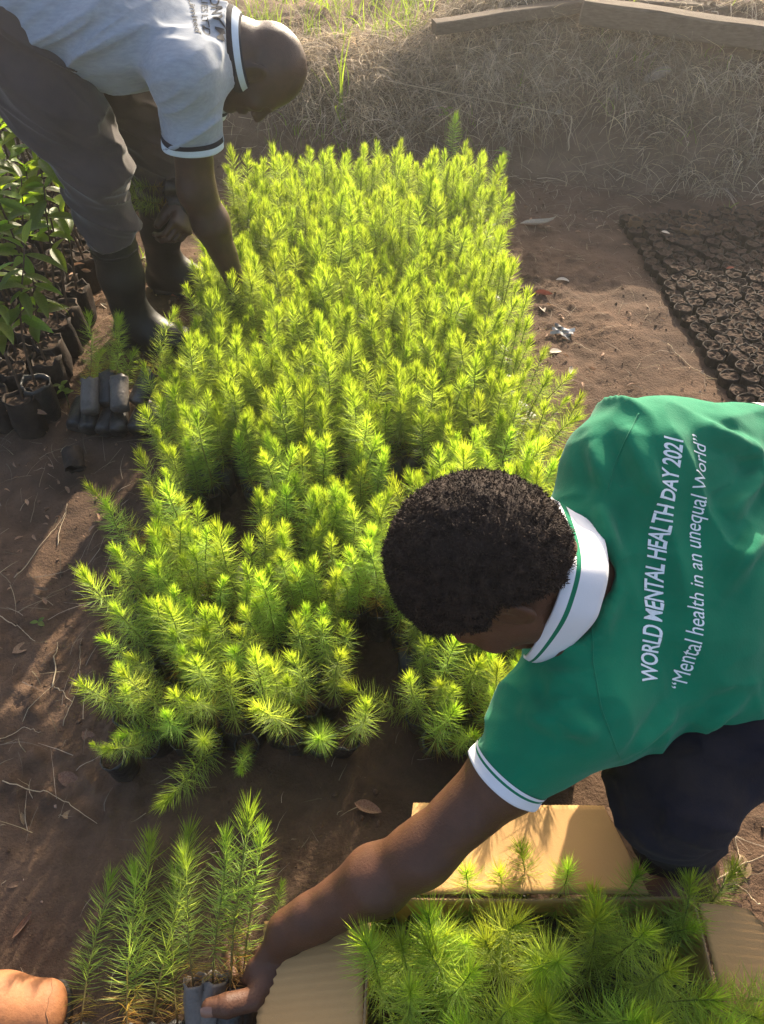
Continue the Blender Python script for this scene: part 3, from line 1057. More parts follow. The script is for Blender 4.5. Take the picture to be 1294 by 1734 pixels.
    fr_t = (unit(KNL - HIPL) + side * 0.6, side, nrm)

    def trf(P):
        return tr(P) + ridged(P, 0.020, fr_t, (4, 15, 15), 61) + ridged(P, 0.006, fr_t, (8, 34, 30), 63)
    f = trf
    for kn, an in ((KNL, ANL), (KNR, ANR)):
        a = unit(an - kn)
        e = an - a * 0.070
        f = minus(f, f_cap(e - a * 0.05, e + a * 0.2, 0.052, 0.056))
        sel = f_cap(e + a * 0.0, e + a * 0.3, 0.001)
        f0 = f

        def f(P, f0=f0, e=e.astype(np.float32), a=a.astype(np.float32), kn=kn.astype(np.float32)):
            d = f0(P)
            pl = (P - e) @ a
            near = np.linalg.norm((P - e) - pl[:, None] * a, axis=1) < 0.16
            return np.where(near & (P[:, 2] < 0.3), np.maximum(d, pl), d)
    lo, hi = bounds([PEL, HIPL, HIPR, KNL, KNR, ANL, ANR], 0.17)
    lo[2] = 0.0
    add_part(man, 'trousers', sdf_mesh('trousers', f, lo, hi, 0.0048, M['trousers_near']))
    for o in man.children:
        o.location = -man_loc
    return man


# ------------------------------------------------------------------ the man in the grey shirt, bending over the bed
def build_far_man():
    man = empty('person', gp(235, 555), 'person in grey polo shirt and black rubber boots bending over the seedling bed', 'person')
    man_loc = Vector(man.location)
    Y0 = 2.26
    NB = np.array((-0.385, Y0, 0.862))
    PEL = np.array((-0.96, Y0 + 0.01, 0.95))
    SR, SL = np.array((-0.485, Y0 - 0.175, 0.835)), np.array((-0.46, Y0 + 0.165, 0.80))
    ER, WR = at(333, 322, 2.12), at(396, 470, 2.36)
    EL, WL = np.array((-0.60, Y0 + 0.19, 0.55)), at(316, 340, 2.46)
    side = np.array((0.03, 1.0, 0)) ; side = unit(side)
    spine = unit(PEL - NB)
    nrm = np.array((0.1, 0, 1.0)); nrm = unit(nrm - spine * np.dot(nrm, spine))
    HC = at(443, 120, 2.06)
    cr0, hf0 = (0.965, 0.02, 0.10), (-0.06, -0.16, -1.0)
    hd, HP, (cr, hf, hs) = head_parts(HC, cr0, hf0, NB - nrm * 0.01, (0.058, 0.064), 0.98)
    HIPR, HIPL = np.array((-0.905, Y0 - 0.10, 0.90)), np.array((-0.90, Y0 + 0.11, 0.90))
    KNR, KNL = at(160, 288, 2.13), np.array((-0.70, Y0 + 0.19, 0.53))
    ANR, ANL = at(224, 540, 2.50), np.array((-0.775, 2.50, 0.10))
    ANR[2] = 0.10
    h1 = hand_parts(WR, unit((0.12, 0.02, -1)), unit((0.9, -0.3, 0.1)), (-0.2, 0.9, 0), [(0.5, 0.5, 0.4)] * 4, (WR + (-0.01, 0.02, -0.01), WR + (-0.015, 0.045, -0.045), WR + (-0.02, 0.05, -0.08)), 1.05)
    dl = unit((-0.15, -0.75, -0.55))
    h2 = hand_parts(WL, dl, unit((0.75, -0.35, 0.25)), unit((-0.3, -0.3, 0.8)), [(0.6, 0.8, 0.5), (0.65, 0.85, 0.5), (0.7, 0.9, 0.5), (0.75, 0.9, 0.5)],
                    (WL + dl * 0.02 + (-0.01, -0.01, 0.02), WL + dl * 0.05 + (-0.035, -0.01, 0.03), WL + dl * 0.075 + (-0.055, -0.01, 0.022), WL + dl * 0.09 + (-0.07, -0.01, 0.012)), 1.08)
    parts = [(hd, 0.02),
             (f_ecap(NB + spine * 0.10 - nrm * 0.02, PEL - nrm * 0.02, side, (0.13, 0.062), (0.13, 0.08)), 0.03),
             (f_cap(NB, SR, 0.05, 0.056), 0.05), (f_cap(NB, SL, 0.05, 0.056), 0.05),
             (f_cap(SR, ER, 0.058, 0.049), 0.03), (f_cap(ER, ER + (WR - ER) * 0.35, 0.048, 0.0495), 0.03), (f_cap(ER + (WR - ER) * 0.35, WR, 0.0495, 0.031), 0.03),
             (f_cap(SL, EL, 0.058, 0.049), 0.03), (f_cap(EL, EL + (WL - EL) * 0.35, 0.048, 0.0495), 0.03), (f_cap(EL + (WL - EL) * 0.35, WL, 0.0495, 0.030), 0.03),
             (f_cap(HIPR, KNR, 0.08, 0.055), 0.04), (f_cap(HIPL, KNL, 0.08, 0.055), 0.04),
             (f_cap(KNR, ANR, 0.05, 0.035), 0.03), (f_cap(KNL, ANL, 0.05, 0.035), 0.03)] + h1 + h2
    body = union(parts, 0.02)
    # two creases at the nape
    for t in (0.35, 0.55):
        c = HP(-0.055 - 0.03 * t, -0.072 + 0.01 * t, 0)
        body = minus(body, f_cap(c - hs * 0.045 + hf * 0.03, c + hs * 0.0, 0.005), 0.008)
        body = minus(body, f_cap(c, c + hs * 0.045 + hf * 0.03, 0.005), 0.008)
    lo, hi = bounds([HC, NB, PEL, SR, SL, ER, WR, EL, WL, KNR, KNL, ANR, ANL], 0.15)
    lo[2] = 0.04
    add_part(man, 'body', sdf_mesh('body', lambda P: body(P) + 0.0012 * vnoise(P * 34, 6), lo, hi, 0.0042, M['skin_far']))
    for sg in (-1, 1):
        add_part(man, 'eye', sdf_mesh('eye', f_cap(HP(-0.001, 0.073, 0.031 * sg), HP(-0.001, 0.0731, 0.031 * sg), 0.0105), HP(0, 0.08, 0.031 * sg) - 0.02, HP(0, 0.08, 0.031 * sg) + 0.02, 0.003, M['eye']))
    # stubble of the shaved head
    bm_ = man.children[0].data
    hc0 = HP(0, 0, 0).astype(np.float32); R3 = np.stack((cr, hf, hs)).astype(np.float32)

    def keep(c):
        q = (c - hc0) @ R3.T
        return (np.linalg.norm(q, axis=1) < 0.15) & (q[:, 0] > 0.0 + np.clip(q[:, 1] * 1.0, -0.05, 0.06)) & (np.abs(q[:, 2]) < 0.078)
    V, T = fuzz('stubble', bm_, keep, 5000, 0.0022, 0.0003, M['hair'], RNG, 0.2)
    st = add_part(man, 'stubble', np_mesh('stubble', V, T, None, True, (M['hair'],)))
    st['kind'] = 'stuff'
    # ---- shirt
    AR, AL = unit(ER - SR), unit(EL - SL)
    CR_, CL_ = SR + AR * 0.160, SL + AL * 0.160
    MID = (NB + PEL) / 2 + nrm * 0.015
    sh = union([
        (f_ecap(NB + spine * 0.04 - nrm * 0.005, MID, side, (0.125, 0.075), (0.188, 0.128)), 0.05),
        (f_ecap(MID, PEL + nrm * 0.01, side, (0.188, 0.128), (0.180, 0.130)), 0.05),
        (f_cap(MID - nrm * 0.04, PEL + spine * -0.08 - nrm * 0.05, 0.115, 0.105), 0.07),
        (f_cap(NB + spine * 0.02, SR, 0.062, 0.076), 0.06), (f_cap(NB + spine * 0.02, SL, 0.062, 0.076), 0.06),
        (f_cap(SR, CR_, 0.076, 0.071), 0.05), (f_cap(SL, CL_, 0.076, 0.071), 0.05)], 0.05)
    fr_c = (spine * 0.75 - nrm * 0.5, spine * 0.5 + nrm * 0.75, side)

    def shf(P):
        return sh(P) + ridged(P, 0.014, fr_c, (3.0, 12, 6), 71) + ridged(P, 0.005, fr_c, (6, 30, 16), 75) + 0.0016 * vnoise(P * 28, 74)
    f = shf
    for c, a in ((CR_, AR), (CL_, AL)):
        f = minus(f, f_cap(c - a * 0.035, c + a * 0.3, 0.0615, 0.068))
        f0 = f

        def f(P, f0=f0, c=c.astype(np.float32), a=a.astype(np.float32)):
            d = f0(P)
            pl = (P - c) @ a
            r = np.linalg.norm((P - c) - pl[:, None] * a, axis=1)
            return np.where(r < 0.13, np.maximum(d, pl), d)
    f0 = f

    def f(P, f0=f0, c=np.array((-0.40, Y0, 0.86), np.float32)):
        d = f0(P)
        r = np.linalg.norm((P - c)[:, 1:], axis=1)
        return np.where(r < 0.125, np.maximum(d, P[:, 0] + 0.388), d)
    hem_p, hem_n = np.array((-0.965, 2.2, 0.86)), unit((-0.92, 0.0, 0.12))
    f = cut(f, hem_p, hem_n)
    f = minus(f, f_ecap(PEL + spine * 0.2, PEL + spine * 0.075, side, (0.165, 0.105), (0.150, 0.09)))
    lo, hi = bounds([NB, PEL, SL, SR, CR_, CL_, MID - nrm * 0.1, MID + nrm * 0.1], 0.19)
    sm = sdf_mesh('shirt', f, lo, hi, 0.0046, M['grey_cloth'])
    shirt = add_part(man, 'shirt', sm)
    sb = bvh_of(sm)
    for c, a in ((CR_, AR), (CL_, AL)):
        cm = cuff_on('cuff', sb, c, a, nrm, 0.030, (M['grey_cloth'], M['navy_cloth'], M['pale_stripe']), [(0, 0.06, 0), (0.06, 0.48, 1), (0.48, 1.0, 2)], 0.0018, 0.003)
        link('cuff', cm, shirt)
    aa = np.linspace(0, 2 * math.pi, 14, endpoint=False)
    base = [np.array((-0.408 - 0.012 * math.cos(a), Y0 + 0.100 * math.sin(a), 0.858 + 0.098 * math.cos(a))) for a in aa]
    free = [np.array((-0.352 - 0.004 * math.cos(a), Y0 - 0.004 + 0.088 * math.sin(a), 0.846 + 0.084 * math.cos(a))) for a in aa]
    cm = strip_loop('collar', base, free, (M['navy_cloth'], M['pale_stripe']), [(0, 0.66, 0), (0.66, 0.92, 1), (0.92, 1.0, 0)], 0.004, bulge=0.010)
    link('collar', cm, shirt)
    # print on the upper back (its upper lines run out of the frame)
    for body_t, a, b, hh, off in (('REONYM', (344, -52), (368, 66), 0.024, 0.016), ('SUPPLIES LTD', (330, -72), (344, 56), 0.0155, 0.005), ('Limited', (318, -6), (331, 55), 0.0135, 0.012)):
        g_ = drape_text(body_t, 1, 0.0, off, 1.0, pick(*a, sb, 1.93), pick(*b, sb, 1.93), (1, 0, 0), sb, M['print_black'], 'lettering', height=hh, lift=0.0015)
        link('lettering', g_, shirt)
    # ---- trousers
    def lerp(a, b, t): return np.asarray(a) + (np.asarray(b) - np.asarray(a)) * t
    BR, BL = lerp(KNR, ANR, 0.40), lerp(KNL, ANL, 0.38)
    tr = union([
        (f_ell(PEL + np.array((-0.03, 0, -0.03)), AXES, (0.125, 0.155, 0.12)), 0.05),
        (f_cap(HIPR + np.array((-0.02, 0, 0)), lerp(HIPR, KNR, 0.45), 0.108, 0.114), 0.05), (f_cap(HIPL, lerp(HIPL, KNL, 0.45), 0.108, 0.112), 0.05),
        (f_cap(lerp(HIPR, KNR, 0.45), KNR, 0.116, 0.090), 0.04), (f_cap(lerp(HIPL, KNL, 0.45), KNL, 0.112, 0.088), 0.04),
        (f_cap(KNR, BR, 0.090, 0.071), 0.04), (f_cap(KNL, BL, 0.088, 0.070), 0.04),
        (f_cap(BR + np.array((0.02, 0, 0.035)), BR + np.array((0.0, -0.02, 0.02)), 0.068, 0.066), 0.02)], 0.04)
    fr_t = (unit((0.75, -0.2, -0.55)), unit((0.55, 0, 0.75)), (0, 1, 0))

    def trf(P):
        return tr(P) + ridged(P, 0.020, fr_t, (3.2, 15, 8), 81) + ridged(P, 0.007, fr_t, (7, 36, 20), 84) + 0.002 * vnoise(P * 24, 83)
    f = trf
    for kn, e in ((KNR, BR), (KNL, BL)):
        a = unit(e - kn)
        f = minus(f, f_cap(e - a * 0.06, e + a * 0.2, 0.060, 0.066))
        f = cut(f, e + a * 0.01, (a + np.array((0, 0, -1.6))))
    lo, hi = bounds([PEL + np.array((-.05, 0, 0.02)), HIPR, HIPL, KNR, KNL, BR, BL], 0.16)
    add_part(man, 'trousers', sdf_mesh('trousers', f, lo, hi, 0.0046, M['trousers_far']))
    # ---- boots
    for an, kn, toe_d, nm in ((ANR, KNR, unit((0.965, -0.26, 0)), 0), (ANL, KNL, unit((1.0, -0.05, 0)), 1)):
        sd = np.cross((0, 0, 1), toe_d)
        top = lerp(an, kn, 0.64)
        hl = np.array((an[0], an[1], 0.05)) - toe_d * 0.035
        tp = hl + toe_d * 0.200
        bt = union([
            (f_cap(an + np.array((0, 0, 0.01)), lerp(an, top, 0.5), 0.056, 0.064), 0.03), (f_cap(lerp(an, top, 0.5), top, 0.064, 0.070), 0.03),
            (f_ecap(hl, hl + toe_d * 0.10, sd, (0.042, 0.046), (0.044, 0.048)), 0.03),
            (f_ecap(hl + toe_d * 0.08, tp, sd, (0.046, 0.050), (0.050, 0.036)), 0.045),
            (f_cap(an + toe_d * 0.03, hl + toe_d * 0.10 + np.array((0, 0, 0.012)), 0.048, 0.044), 0.04)], 0.03)
        bt2 = cut(bt, (0, 0, 0.018), (0, 0, -1))
        ax = unit(top - an)
        bt2 = cut(bt2, top, ax)
        bt2 = minus(bt2, f_cap(top - ax * 0.12, top + ax * 0.1, 0.058, 0.065))
        rimf = None
        lo, hi = bounds([an, top, hl, tp], 0.11)
        lo[2] = 0.0
        bo = add_part(man, 'boot', sdf_mesh('boot', lambda P, b=bt2: b(P) + 0.0012 * vnoise(P * 26, 91), lo, hi, 0.0042, M['rubber']))
        so = union([(f_ecap(hl + np.array((0, 0, -0.036)), hl + toe_d * 0.09 + np.array((0, 0, -0.036)), sd, (0.047, 0.018), (0.044, 0.018)), 0.01),
                    (f_ecap(hl + toe_d * 0.1 + np.array((0, 0, -0.036)), tp + toe_d * 0.004 + np.array((0, 0, -0.036)), sd, (0.048, 0.018), (0.054, 0.018)), 0.03)], 0.02)
        so = cut(cut(so, (0, 0, 0.026), (0, 0, 1)), (0, 0, 0.001), (0, 0, -1))
        link('sole', sdf_mesh('sole', so, lo - (0, 0, 0.01), np.array((hi[0], hi[1], 0.06)), 0.0042, M['sole']), bo)
        # moulded band round the shaft
        x, y, _ = frame_of(ax, toe_d)
        bc = lerp(an, top, 0.80)
        link('rim', band('rim', bc - ax * 0.006, bc + ax * 0.006, x, y, (0.0695, 0.0695), (0.0705, 0.0705), (M['rubber'],), [(0, 1, 0)], 0.006), bo)
    for o in man.children:
        o.location = -man_loc
    return man
# ================================================================== the ground and the bank behind the bed
def smooth01(t):
    t = np.clip(t, 0, 1)
    return t * t * (3 - 2 * t)


def bank_foot(x):
    return 3.36 + 0.06 * np.sin(x * 2.3 + 0.5) - 0.05 * np.clip(x - 0.6, 0, 1) + 0.10 * smooth01((-0.5 - x) / 0.6)


def height_raw(x, y, fine=True):
    x = np.asarray(x, float); y = np.asarray(y, float)
    P = np.stack([x, y, np.zeros_like(x)], 1)
    yb = bank_foot(x)
    crest = 0.33 + 0.20 * smooth01((x + 0.1) / 0.8) - 0.03 * np.sin(x * 3.1) + 0.05 * smooth01((x - 0.2) / 0.3) * smooth01((0.8 - x) / 0.3)
    s = (y - yb) / (0.62 + 0.1 * np.sin(x * 1.7))
    h = crest * (0.75 * smooth01(s) + 0.25 * np.clip(s, 0, 1))
    h = h - 0.10 * smooth01((y - 4.6) / 2.0)
    onb = smooth01(s * 3)
    h = h + 0.010 * fbm(P * 2.6, 3, 3) * (1 + 2.2 * onb)
    # trodden path on the right, slight mound at the bed edges
    if fine:
        n1 = fbm(P * 14, 3, 9)
        h = h + 0.0045 * n1 * (1 + 1.8 * onb)
        Pw = np.stack([P[:, 0] * 0.8 + P[:, 1] * 0.6, P[:, 1] * 0.8 - P[:, 0] * 0.6, P[:, 2]], 1)
        Pw = Pw + 0.02 * np.stack([vnoise(P * 23, 61), vnoise(P * 23, 62), 0 * x], 1)
        cl = np.clip(fbm(Pw * 33, 2, 21) - 0.12, 0, 1) ** 1.2
        cl2 = np.clip(fbm(Pw * 80, 2, 22) - 0.05, 0, 1)
        msk = np.clip(0.55 + 0.9 * vnoise(P * 3.1, 23), 0.12, 1.3)
        h = h + (0.014 * cl + 0.008 * cl2) * msk * (1 + 0.8 * onb) + 0.0018 * vnoise(P * 170, 24)
    return h


def hgt(x, y):
    return float(height_raw(np.array([x]), np.array([y]), True)[0])


def hgts(x, y):
    return height_raw(x, y, True)


def tp(px, py):
    """where the sight line through a photo pixel meets the terrain"""
    d = _FW + (px - 647) / FPX * _RT - (py - 867) / FPX * _UP
    t = np.arange(1.0, 7.0, 0.01)
    P = _C0 + t[:, None] * d
    hit = np.where(P[:, 2] < height_raw(P[:, 0], P[:, 1], False))[0]
    return P[hit[0]] if len(hit) else P[-1]


def axis_coords(a, b, step, far_lo, far_hi, g=1.28):
    mid = list(np.arange(a, b, step))
    lo, hi = [], []
    s, p = step, mid[0]
    while p > far_lo:
        s *= g; p -= s; lo.append(p)
    s, p = step, mid[-1]
    while p < far_hi:
        s *= g; p += s; hi.append(p)
    return np.array(lo[::-1] + mid + hi)


def build_ground():
    X = axis_coords(-1.9, 2.0, 0.0095, -70, 70)
    Yc = axis_coords(0.0, 4.5, 0.0105, -60, 90)
    gx, gy = np.meshgrid(X, Yc, indexing='ij')
    z = np.zeros(gx.size)
    near = ((gx > -3) & (gx < 3) & (gy > -1) & (gy < 6)).ravel()
    z[near] = height_raw(gx.ravel()[near], gy.ravel()[near], True)
    z[~near] = height_raw(gx.ravel()[~near], gy.ravel()[~near], False)
    V = np.stack([gx.ravel(), gy.ravel(), z], 1)
    ny = len(Yc)
    i, j = np.meshgrid(np.arange(len(X) - 1), np.arange(ny - 1), indexing='ij')
    a = (i * ny + j).ravel()
    Q = np.stack([a, a + ny, a + ny + 1, a + 1], 1)
    cy = Yc[j.ravel()]; cx = X[i.ravel()]
    top = cy > bank_foot(cx) - 0.02
    def sub(name, q, mat, label):
        used, inv = np.unique(q.ravel(), return_inverse=True)
        return link(name, np_mesh(name, V[used], None, inv.reshape(-1, 4), True, (mat,)), kind='structure', label=label)
    sub('ground', Q[~top], M['soil'], 'trodden dark brown soil around the seedling bed')
    sub('earth_bank', Q[top], M['bank_soil'], 'sloping earth bank with dry grass behind the bed')


build_ground()


# ------------------------------------------------------------------ loose clods, straw, grass (nobody could count them)
def build_clods():
    rng = np.random.default_rng(21)
    n = 11000
    x = rng.uniform(-1.5, 1.9, n); y = rng.uniform(0.15, 3.6, n)
    den = vnoise(np.stack([x * 2.2, y * 2.2, x * 0], 1), 51)
    k = (den > rng.uniform(-1.0, 0.9, n)) & ~((x > -0.52) & (x < 0.40) & (y > 0.85) & (y < 3.05))
    x, y = x[k], y[k]
    n = len(x)
    z = hgts(x, y)
    r = 0.0011 + 0.0044 * rng.random(n) ** 5
    ico = np.array([(0, 0, 1), (.89, 0, .45), (.28, .85, .45), (-.72, .53, .45), (-.72, -.53, .45), (.28, -.85, .45), (.72, .53, -.45), (-.28, .85, -.45), (-.89, 0, -.45), (-.28, -.85, -.45), (.72, -.53, -.45), (0, 0, -1)])
    T = np.array([(0, 1, 2), (0, 2, 3), (0, 3, 4), (0, 4, 5), (0, 5, 1), (1, 6, 2), (2, 7, 3), (3, 8, 4), (4, 9, 5), (5, 10, 1), (1, 10, 6), (2, 6, 7), (3, 7, 8), (4, 8, 9), (5, 9, 10), (6, 11, 7), (7, 11, 8), (8, 11, 9), (9, 11, 10), (10, 11, 6)])
    V = ico[None] * (1 + rng.normal(0, 0.22, (n, 12, 1)))
    V = V * (r[:, None, None] * rng.uniform(0.7, 1.3, (n, 1, 3)))
    V = V + np.stack([x, y, z + r * 0.35], 1)[:, None]
    tone = np.repeat(rng.uniform(0.8, 1.6, n), 12)[:, None] * np.ones(3)
    pale = np.repeat(rng.random(n) < 0.03, 12)
    tone[pale] = (3.2, 3.6, 4.2)
    me = np_mesh('soil_clods', V.reshape(-1, 3), (T[None] + np.arange(n)[:, None, None] * 12).reshape(-1, 3), None, False, (M['clod'],), None, tone)
    link('soil_clods', me, kind='stuff', label='loose soil crumbs and small stones on the ground')


build_clods()


def blades(x, y, az, lean, L, w, droop, tone, segs=4, lift=0.0, rng=RNG, follow=False, kink=0.25):
    """flat grass blades as one vertex and triangle list"""
    n = len(x)
    z = hgts(x, y) + lift
    d = np.stack([np.cos(az), np.sin(az)], 1)
    side = np.stack([-np.sin(az), np.cos(az), rng.normal(0, 0.4, n)], 1)
    side /= np.linalg.norm(side, axis=1)[:, None]
    p = np.stack([x, y, z], 1)
    pts = [p]
    ang = lean.copy()
    bend = rng.normal(0, kink, n)
    for s in range(segs):
        st = (L / segs)[:, None]
        hdir = np.stack([d[:, 0] * np.cos(bend * s) - d[:, 1] * np.sin(bend * s), d[:, 0] * np.sin(bend * s) + d[:, 1] * np.cos(bend * s)], 1)
        step = np.concatenate([hdir * np.cos(ang)[:, None], np.sin(ang)[:, None]], 1) * st
        p = p + step
        if follow:
            g = hgts(p[:, 0], p[:, 1]) + 0.003 + rng.random(n) * 0.008
            p[:, 2] = np.maximum(p[:, 2], g)
        pts.append(p)
        ang = ang - droop
    V = []
    for s, q in enumerate(pts):
        ww = (w * (1 - 0.85 * (s / segs) ** 1.5))[:, None]
        V += [q - side * ww, q + side * ww]
    V = np.stack(V, 1)
    m = V.shape[1]
    T = []
    for s in range(segs):
        a = 2 * s
        T += [(a, a + 1, a + 3), (a, a + 3, a + 2)]
    T = np.array(T)[None] + (np.arange(n) * m)[:, None, None]
    C = np.repeat(tone, m, 0).reshape(-1, 3)
    return V.reshape(-1, 3), T.reshape(-1, 3), C


def merge_blades(name, lists, mat, label):
    V, T, C, o = [], [], [], 0
    for v, t, c in lists:
        V.append(v); T.append(t + o); C.append(c); o += len(v)
    link(name, np_mesh(name, np.concatenate(V), np.concatenate(T), None, False, (mat,), None, np.concatenate(C)), kind='stuff', label=label)


def build_grass():
    rng = np.random.default_rng(5)
    dry, green = [], []

    def tones(n, lo=0.5, hi=1.35, hueshift=0.12):
        t = rng.uniform(lo, hi, (n, 1)) * np.ones((1, 3))
        t[:, 2] *= rng.uniform(1 - hueshift, 1 + hueshift, n)
        return t
    # matted straw hanging down the slope, in tufts
    nt = 900
    cx = rng.uniform(-1.7, 2.3, nt); cy = bank_foot(cx) + rng.beta(2.0, 1.3, nt) * 0.85
    kp = fbm(np.stack([cx * 2.6, cy * 2.6, cx * 0], 1), 2, 77) > -0.12
    cx, cy = cx[kp], cy[kp]; nt = len(cx)
    for k in range(nt):
        m = int(rng.integers(10, 60))
        sp = rng.uniform(0.02, 0.085)
        x = cx[k] + rng.normal(0, sp, m); y = cy[k] + rng.normal(0, sp * 0.7, m)
        az = rng.normal(-math.pi / 2, 0.75, m) + rng.normal(0, 0.5)
        dry.append(blades(x, y, az, rng.uniform(0.1, 0.9, m), rng.uniform(0.07, 0.25, m), rng.uniform(0.0009, 0.0024, m), rng.uniform(0.15, 0.5, m), tones(m, 0.35, 1.6) * rng.uniform(0.4, 1.25), 5, 0.0, rng, True))
    # scattered single stalks lying about on the bank
    n = 2000
    x = rng.uniform(-1.7, 2.3, n); y = bank_foot(x) + rng.uniform(-0.12, 1.0, n)
    dry.append(blades(x, y, rng.uniform(0, 6.28, n), rng.uniform(0, 0.5, n), rng.uniform(0.03, 0.18, n), rng.uniform(0.0007, 0.0015, n), rng.uniform(0, 0.25, n), tones(n), 4, 0.003, rng, True))
    # pale straw on the sunny crest at the left and behind it
    n = 3600
    x = rng.uniform(-1.4, 0.15, n); y = rng.normal(4.02, 0.20, n)
    dry.append(blades(x, y, rng.uniform(0, 6.28, n), rng.uniform(0, 0.7, n), rng.uniform(0.05, 0.18, n), rng.uniform(0.0009, 0.0018, n), rng.uniform(0, 0.3, n), tones(n, 0.7, 1.5), 4, 0.004, rng, True))
    n = 2600
    x = rng.uniform(-2.4, 3.2, n); y = rng.uniform(4.0, 7.5, n)
    dry.append(blades(x, y, rng.uniform(0, 6.28, n), rng.uniform(0.1, 1.2, n), rng.uniform(0.08, 0.28, n), rng.uniform(0.001, 0.002, n), rng.uniform(0, 0.3, n), tones(n, 0.6, 1.3), 4, 0.0, rng))
    # fine straw on the ground: left path, right path, round the box
    for (x0, x1, y0, y1, n, l0, l1) in ((-1.35, -0.62, 0.55, 1.75, 260, 0.02, 0.13), (0.46, 1.05, 1.3, 3.4, 300, 0.015, 0.10), (0.60, 1.0, 0.2, 0.75, 130, 0.03, 0.14),
                                        (-0.9, 0.1, 0.25, 0.75, 90, 0.01, 0.05), (0.42, 1.2, 2.95, 3.5, 320, 0.03, 0.15), (1.0, 1.75, 1.7, 3.1, 160, 0.015, 0.06), (-1.2, -0.62, 1.75, 2.7, 160, 0.02, 0.1)):
        x = rng.uniform(x0, x1, n); y = rng.uniform(y0, y1, n)
        dry.append(blades(x, y, rng.uniform(0, 6.28, n), rng.uniform(0, 0.15, n), rng.uniform(l0, l1, n), rng.uniform(0.0004, 0.0010, n), rng.uniform(0, 0.1, n), tones(n, 0.25, 1.0), 5, 0.002, rng, True, 0.09))
    merge_blades('dry_straw', dry, M['straw'], 'dry straw and dead grass matted on the bank and scattered on the soil')
    # green grass: fresh tufts on the crest behind the men, sparse on the slope
    for (x0, x1, y0, y1, nt, l0, l1) in ((-0.75, 0.45, 4.05, 5.0, 90, 0.08, 0.24), (-1.3, -0.1, 3.5, 4.0, 16, 0.05, 0.12), (-0.6, -0.05, 3.25, 3.6, 26, 0.03, 0.09), (0.1, 2.0, 3.5, 4.2, 18, 0.03, 0.12), (-3, 4, 4.8, 8, 150, 0.1, 0.3),
                                         (-1.15, -0.85, 2.25, 2.75, 22, 0.03, 0.08), (0.95, 1.6, 4.0, 4.3, 5, 0.05, 0.12)):
        for k in range(nt):
            m = int(rng.integers(3, 12))
            a, b = rng.uniform(x0, x1), rng.uniform(y0, y1)
            x = a + rng.normal(0, 0.022, m); y = b + rng.normal(0, 0.022, m)
            green.append(blades(x, y, rng.uniform(0, 6.28, m), rng.uniform(0.7, 1.45, m), rng.uniform(l0, l1, m), rng.uniform(0.0012, 0.0036, m), rng.uniform(0.0, 0.3, m), tones(m, 0.7, 1.3), 4, 0.0, rng))
    merge_blades('green_grass', green, M['grass'], 'fresh green grass sprouting on the crest and foot of the bank')


build_grass()

# the tall bright grass clump beside the bald man's head and the little weeds on the soil
def build_clump(px, py, n, L, label, w=0.004, z=None, spread=0.012, leanlo=0.9):
    p = tp(px, py)
    rng = np.random.default_rng(int(px))
    x = np.full(n, p[0]) + rng.normal(0, spread, n); y = np.full(n, p[1]) + rng.normal(0, spread, n)
    root = empty('grass_clump', (p[0], p[1], hgt(p[0], p[1])), label, 'grass')
    for k in range(n):
        v, t, c = blades(x[k:k + 1], y[k:k + 1], rng.uniform(0, 6.28, 1), rng.uniform(leanlo, 1.5, 1), rng.uniform(L * .6, L, 1), np.array([w]) * rng.uniform(.7, 1.2), rng.uniform(0.0, .18, 1), np.ones((1, 3)) * rng.uniform(.9, 1.3), 6, 0, rng)
        o = link('blade', np_mesh('blade', v - np.array(root.location), t, None, True, (M['grass'],), None, c), root)


build_clump(580, 200, 9, 0.36, 'clump of tall bright green grass blades right of the bald man, at the bank foot', 0.0065, 0.1, 0.02)
build_clump(1065, 30, 7, 0.10, 'small bright green weed growing in front of the timber on the bank top', 0.010, 0.5, 0.006, 0.3)
build_clump(1230, 362, 4, 0.07, 'tiny green grass shoot at the back of the soil-filled bags', 0.0025, 0.0, 0.006)
build_clump(800, 270, 9, 0.13, 'thin green grass tuft low on the shaded bank, behind the bed corner', 0.002, 0.05, 0.02)


# ------------------------------------------------------------------ timber on the crest
def timber(name, pts, hw, hh, label, cat, seed, group=None):
    """rough sawn or split length of wood: a bent box with worn, uneven edges"""
    rng = np.random.default_rng(seed)
    pts = np.asarray(pts, float)
    n = 28
    t = np.linspace(0, 1, n)
    P = np.stack([np.interp(t, np.linspace(0, 1, len(pts)), pts[:, k]) for k in range(3)], 1)
    d = unit(pts[-1] - pts[0])
    sd = unit(np.cross(d, (0, 0, 1)))
    up = np.cross(sd, d)
    prof = np.array([(-1, -.8), (-.85, -1), (0, -1.02), (.85, -1), (1, -.8), (1.02, 0), (1, .8), (.85, 1), (0, 1.02), (-.85, 1), (-1, .8), (-1.02, 0)])
    V = []
    for k in range(n):
        j = 1 + 0.035 * vnoise(np.array([[k * 0.5, s * 1.7, seed] for s in range(12)]), seed)
        a = prof * j[:, None] * (hw, hh)
        V.append(P[k] + a[:, :1] * sd + a[:, 1:] * up + up * 0.0018 * math.sin(k * 0.5 + seed))
    V = np.concatenate(V)
    Q = [(k * 12 + s, k * 12 + (s + 1) % 12, (k + 1) * 12 + (s + 1) % 12, (k + 1) * 12 + s) for k in range(n - 1) for s in range(12)]
    c0, c1 = V[:12].mean(0), V[-12:].mean(0)
    V = np.concatenate([V, [c0, c1]])
    T = [(n * 12, (s + 1) % 12, s) for s in range(12)] + [(n * 12 + 1, (n - 1) * 12 + s, (n - 1) * 12 + (s + 1) % 12) for s in range(12)]
    mid = (pts[0] + pts[-1]) / 2
    g = Geo(); g.add(V - mid, T, Q)
    o = link(name, g.mesh(name, (M['wood'],), False, False), None, mid, label=label, category=cat)
    if group:
        o['group'] = group
    return o


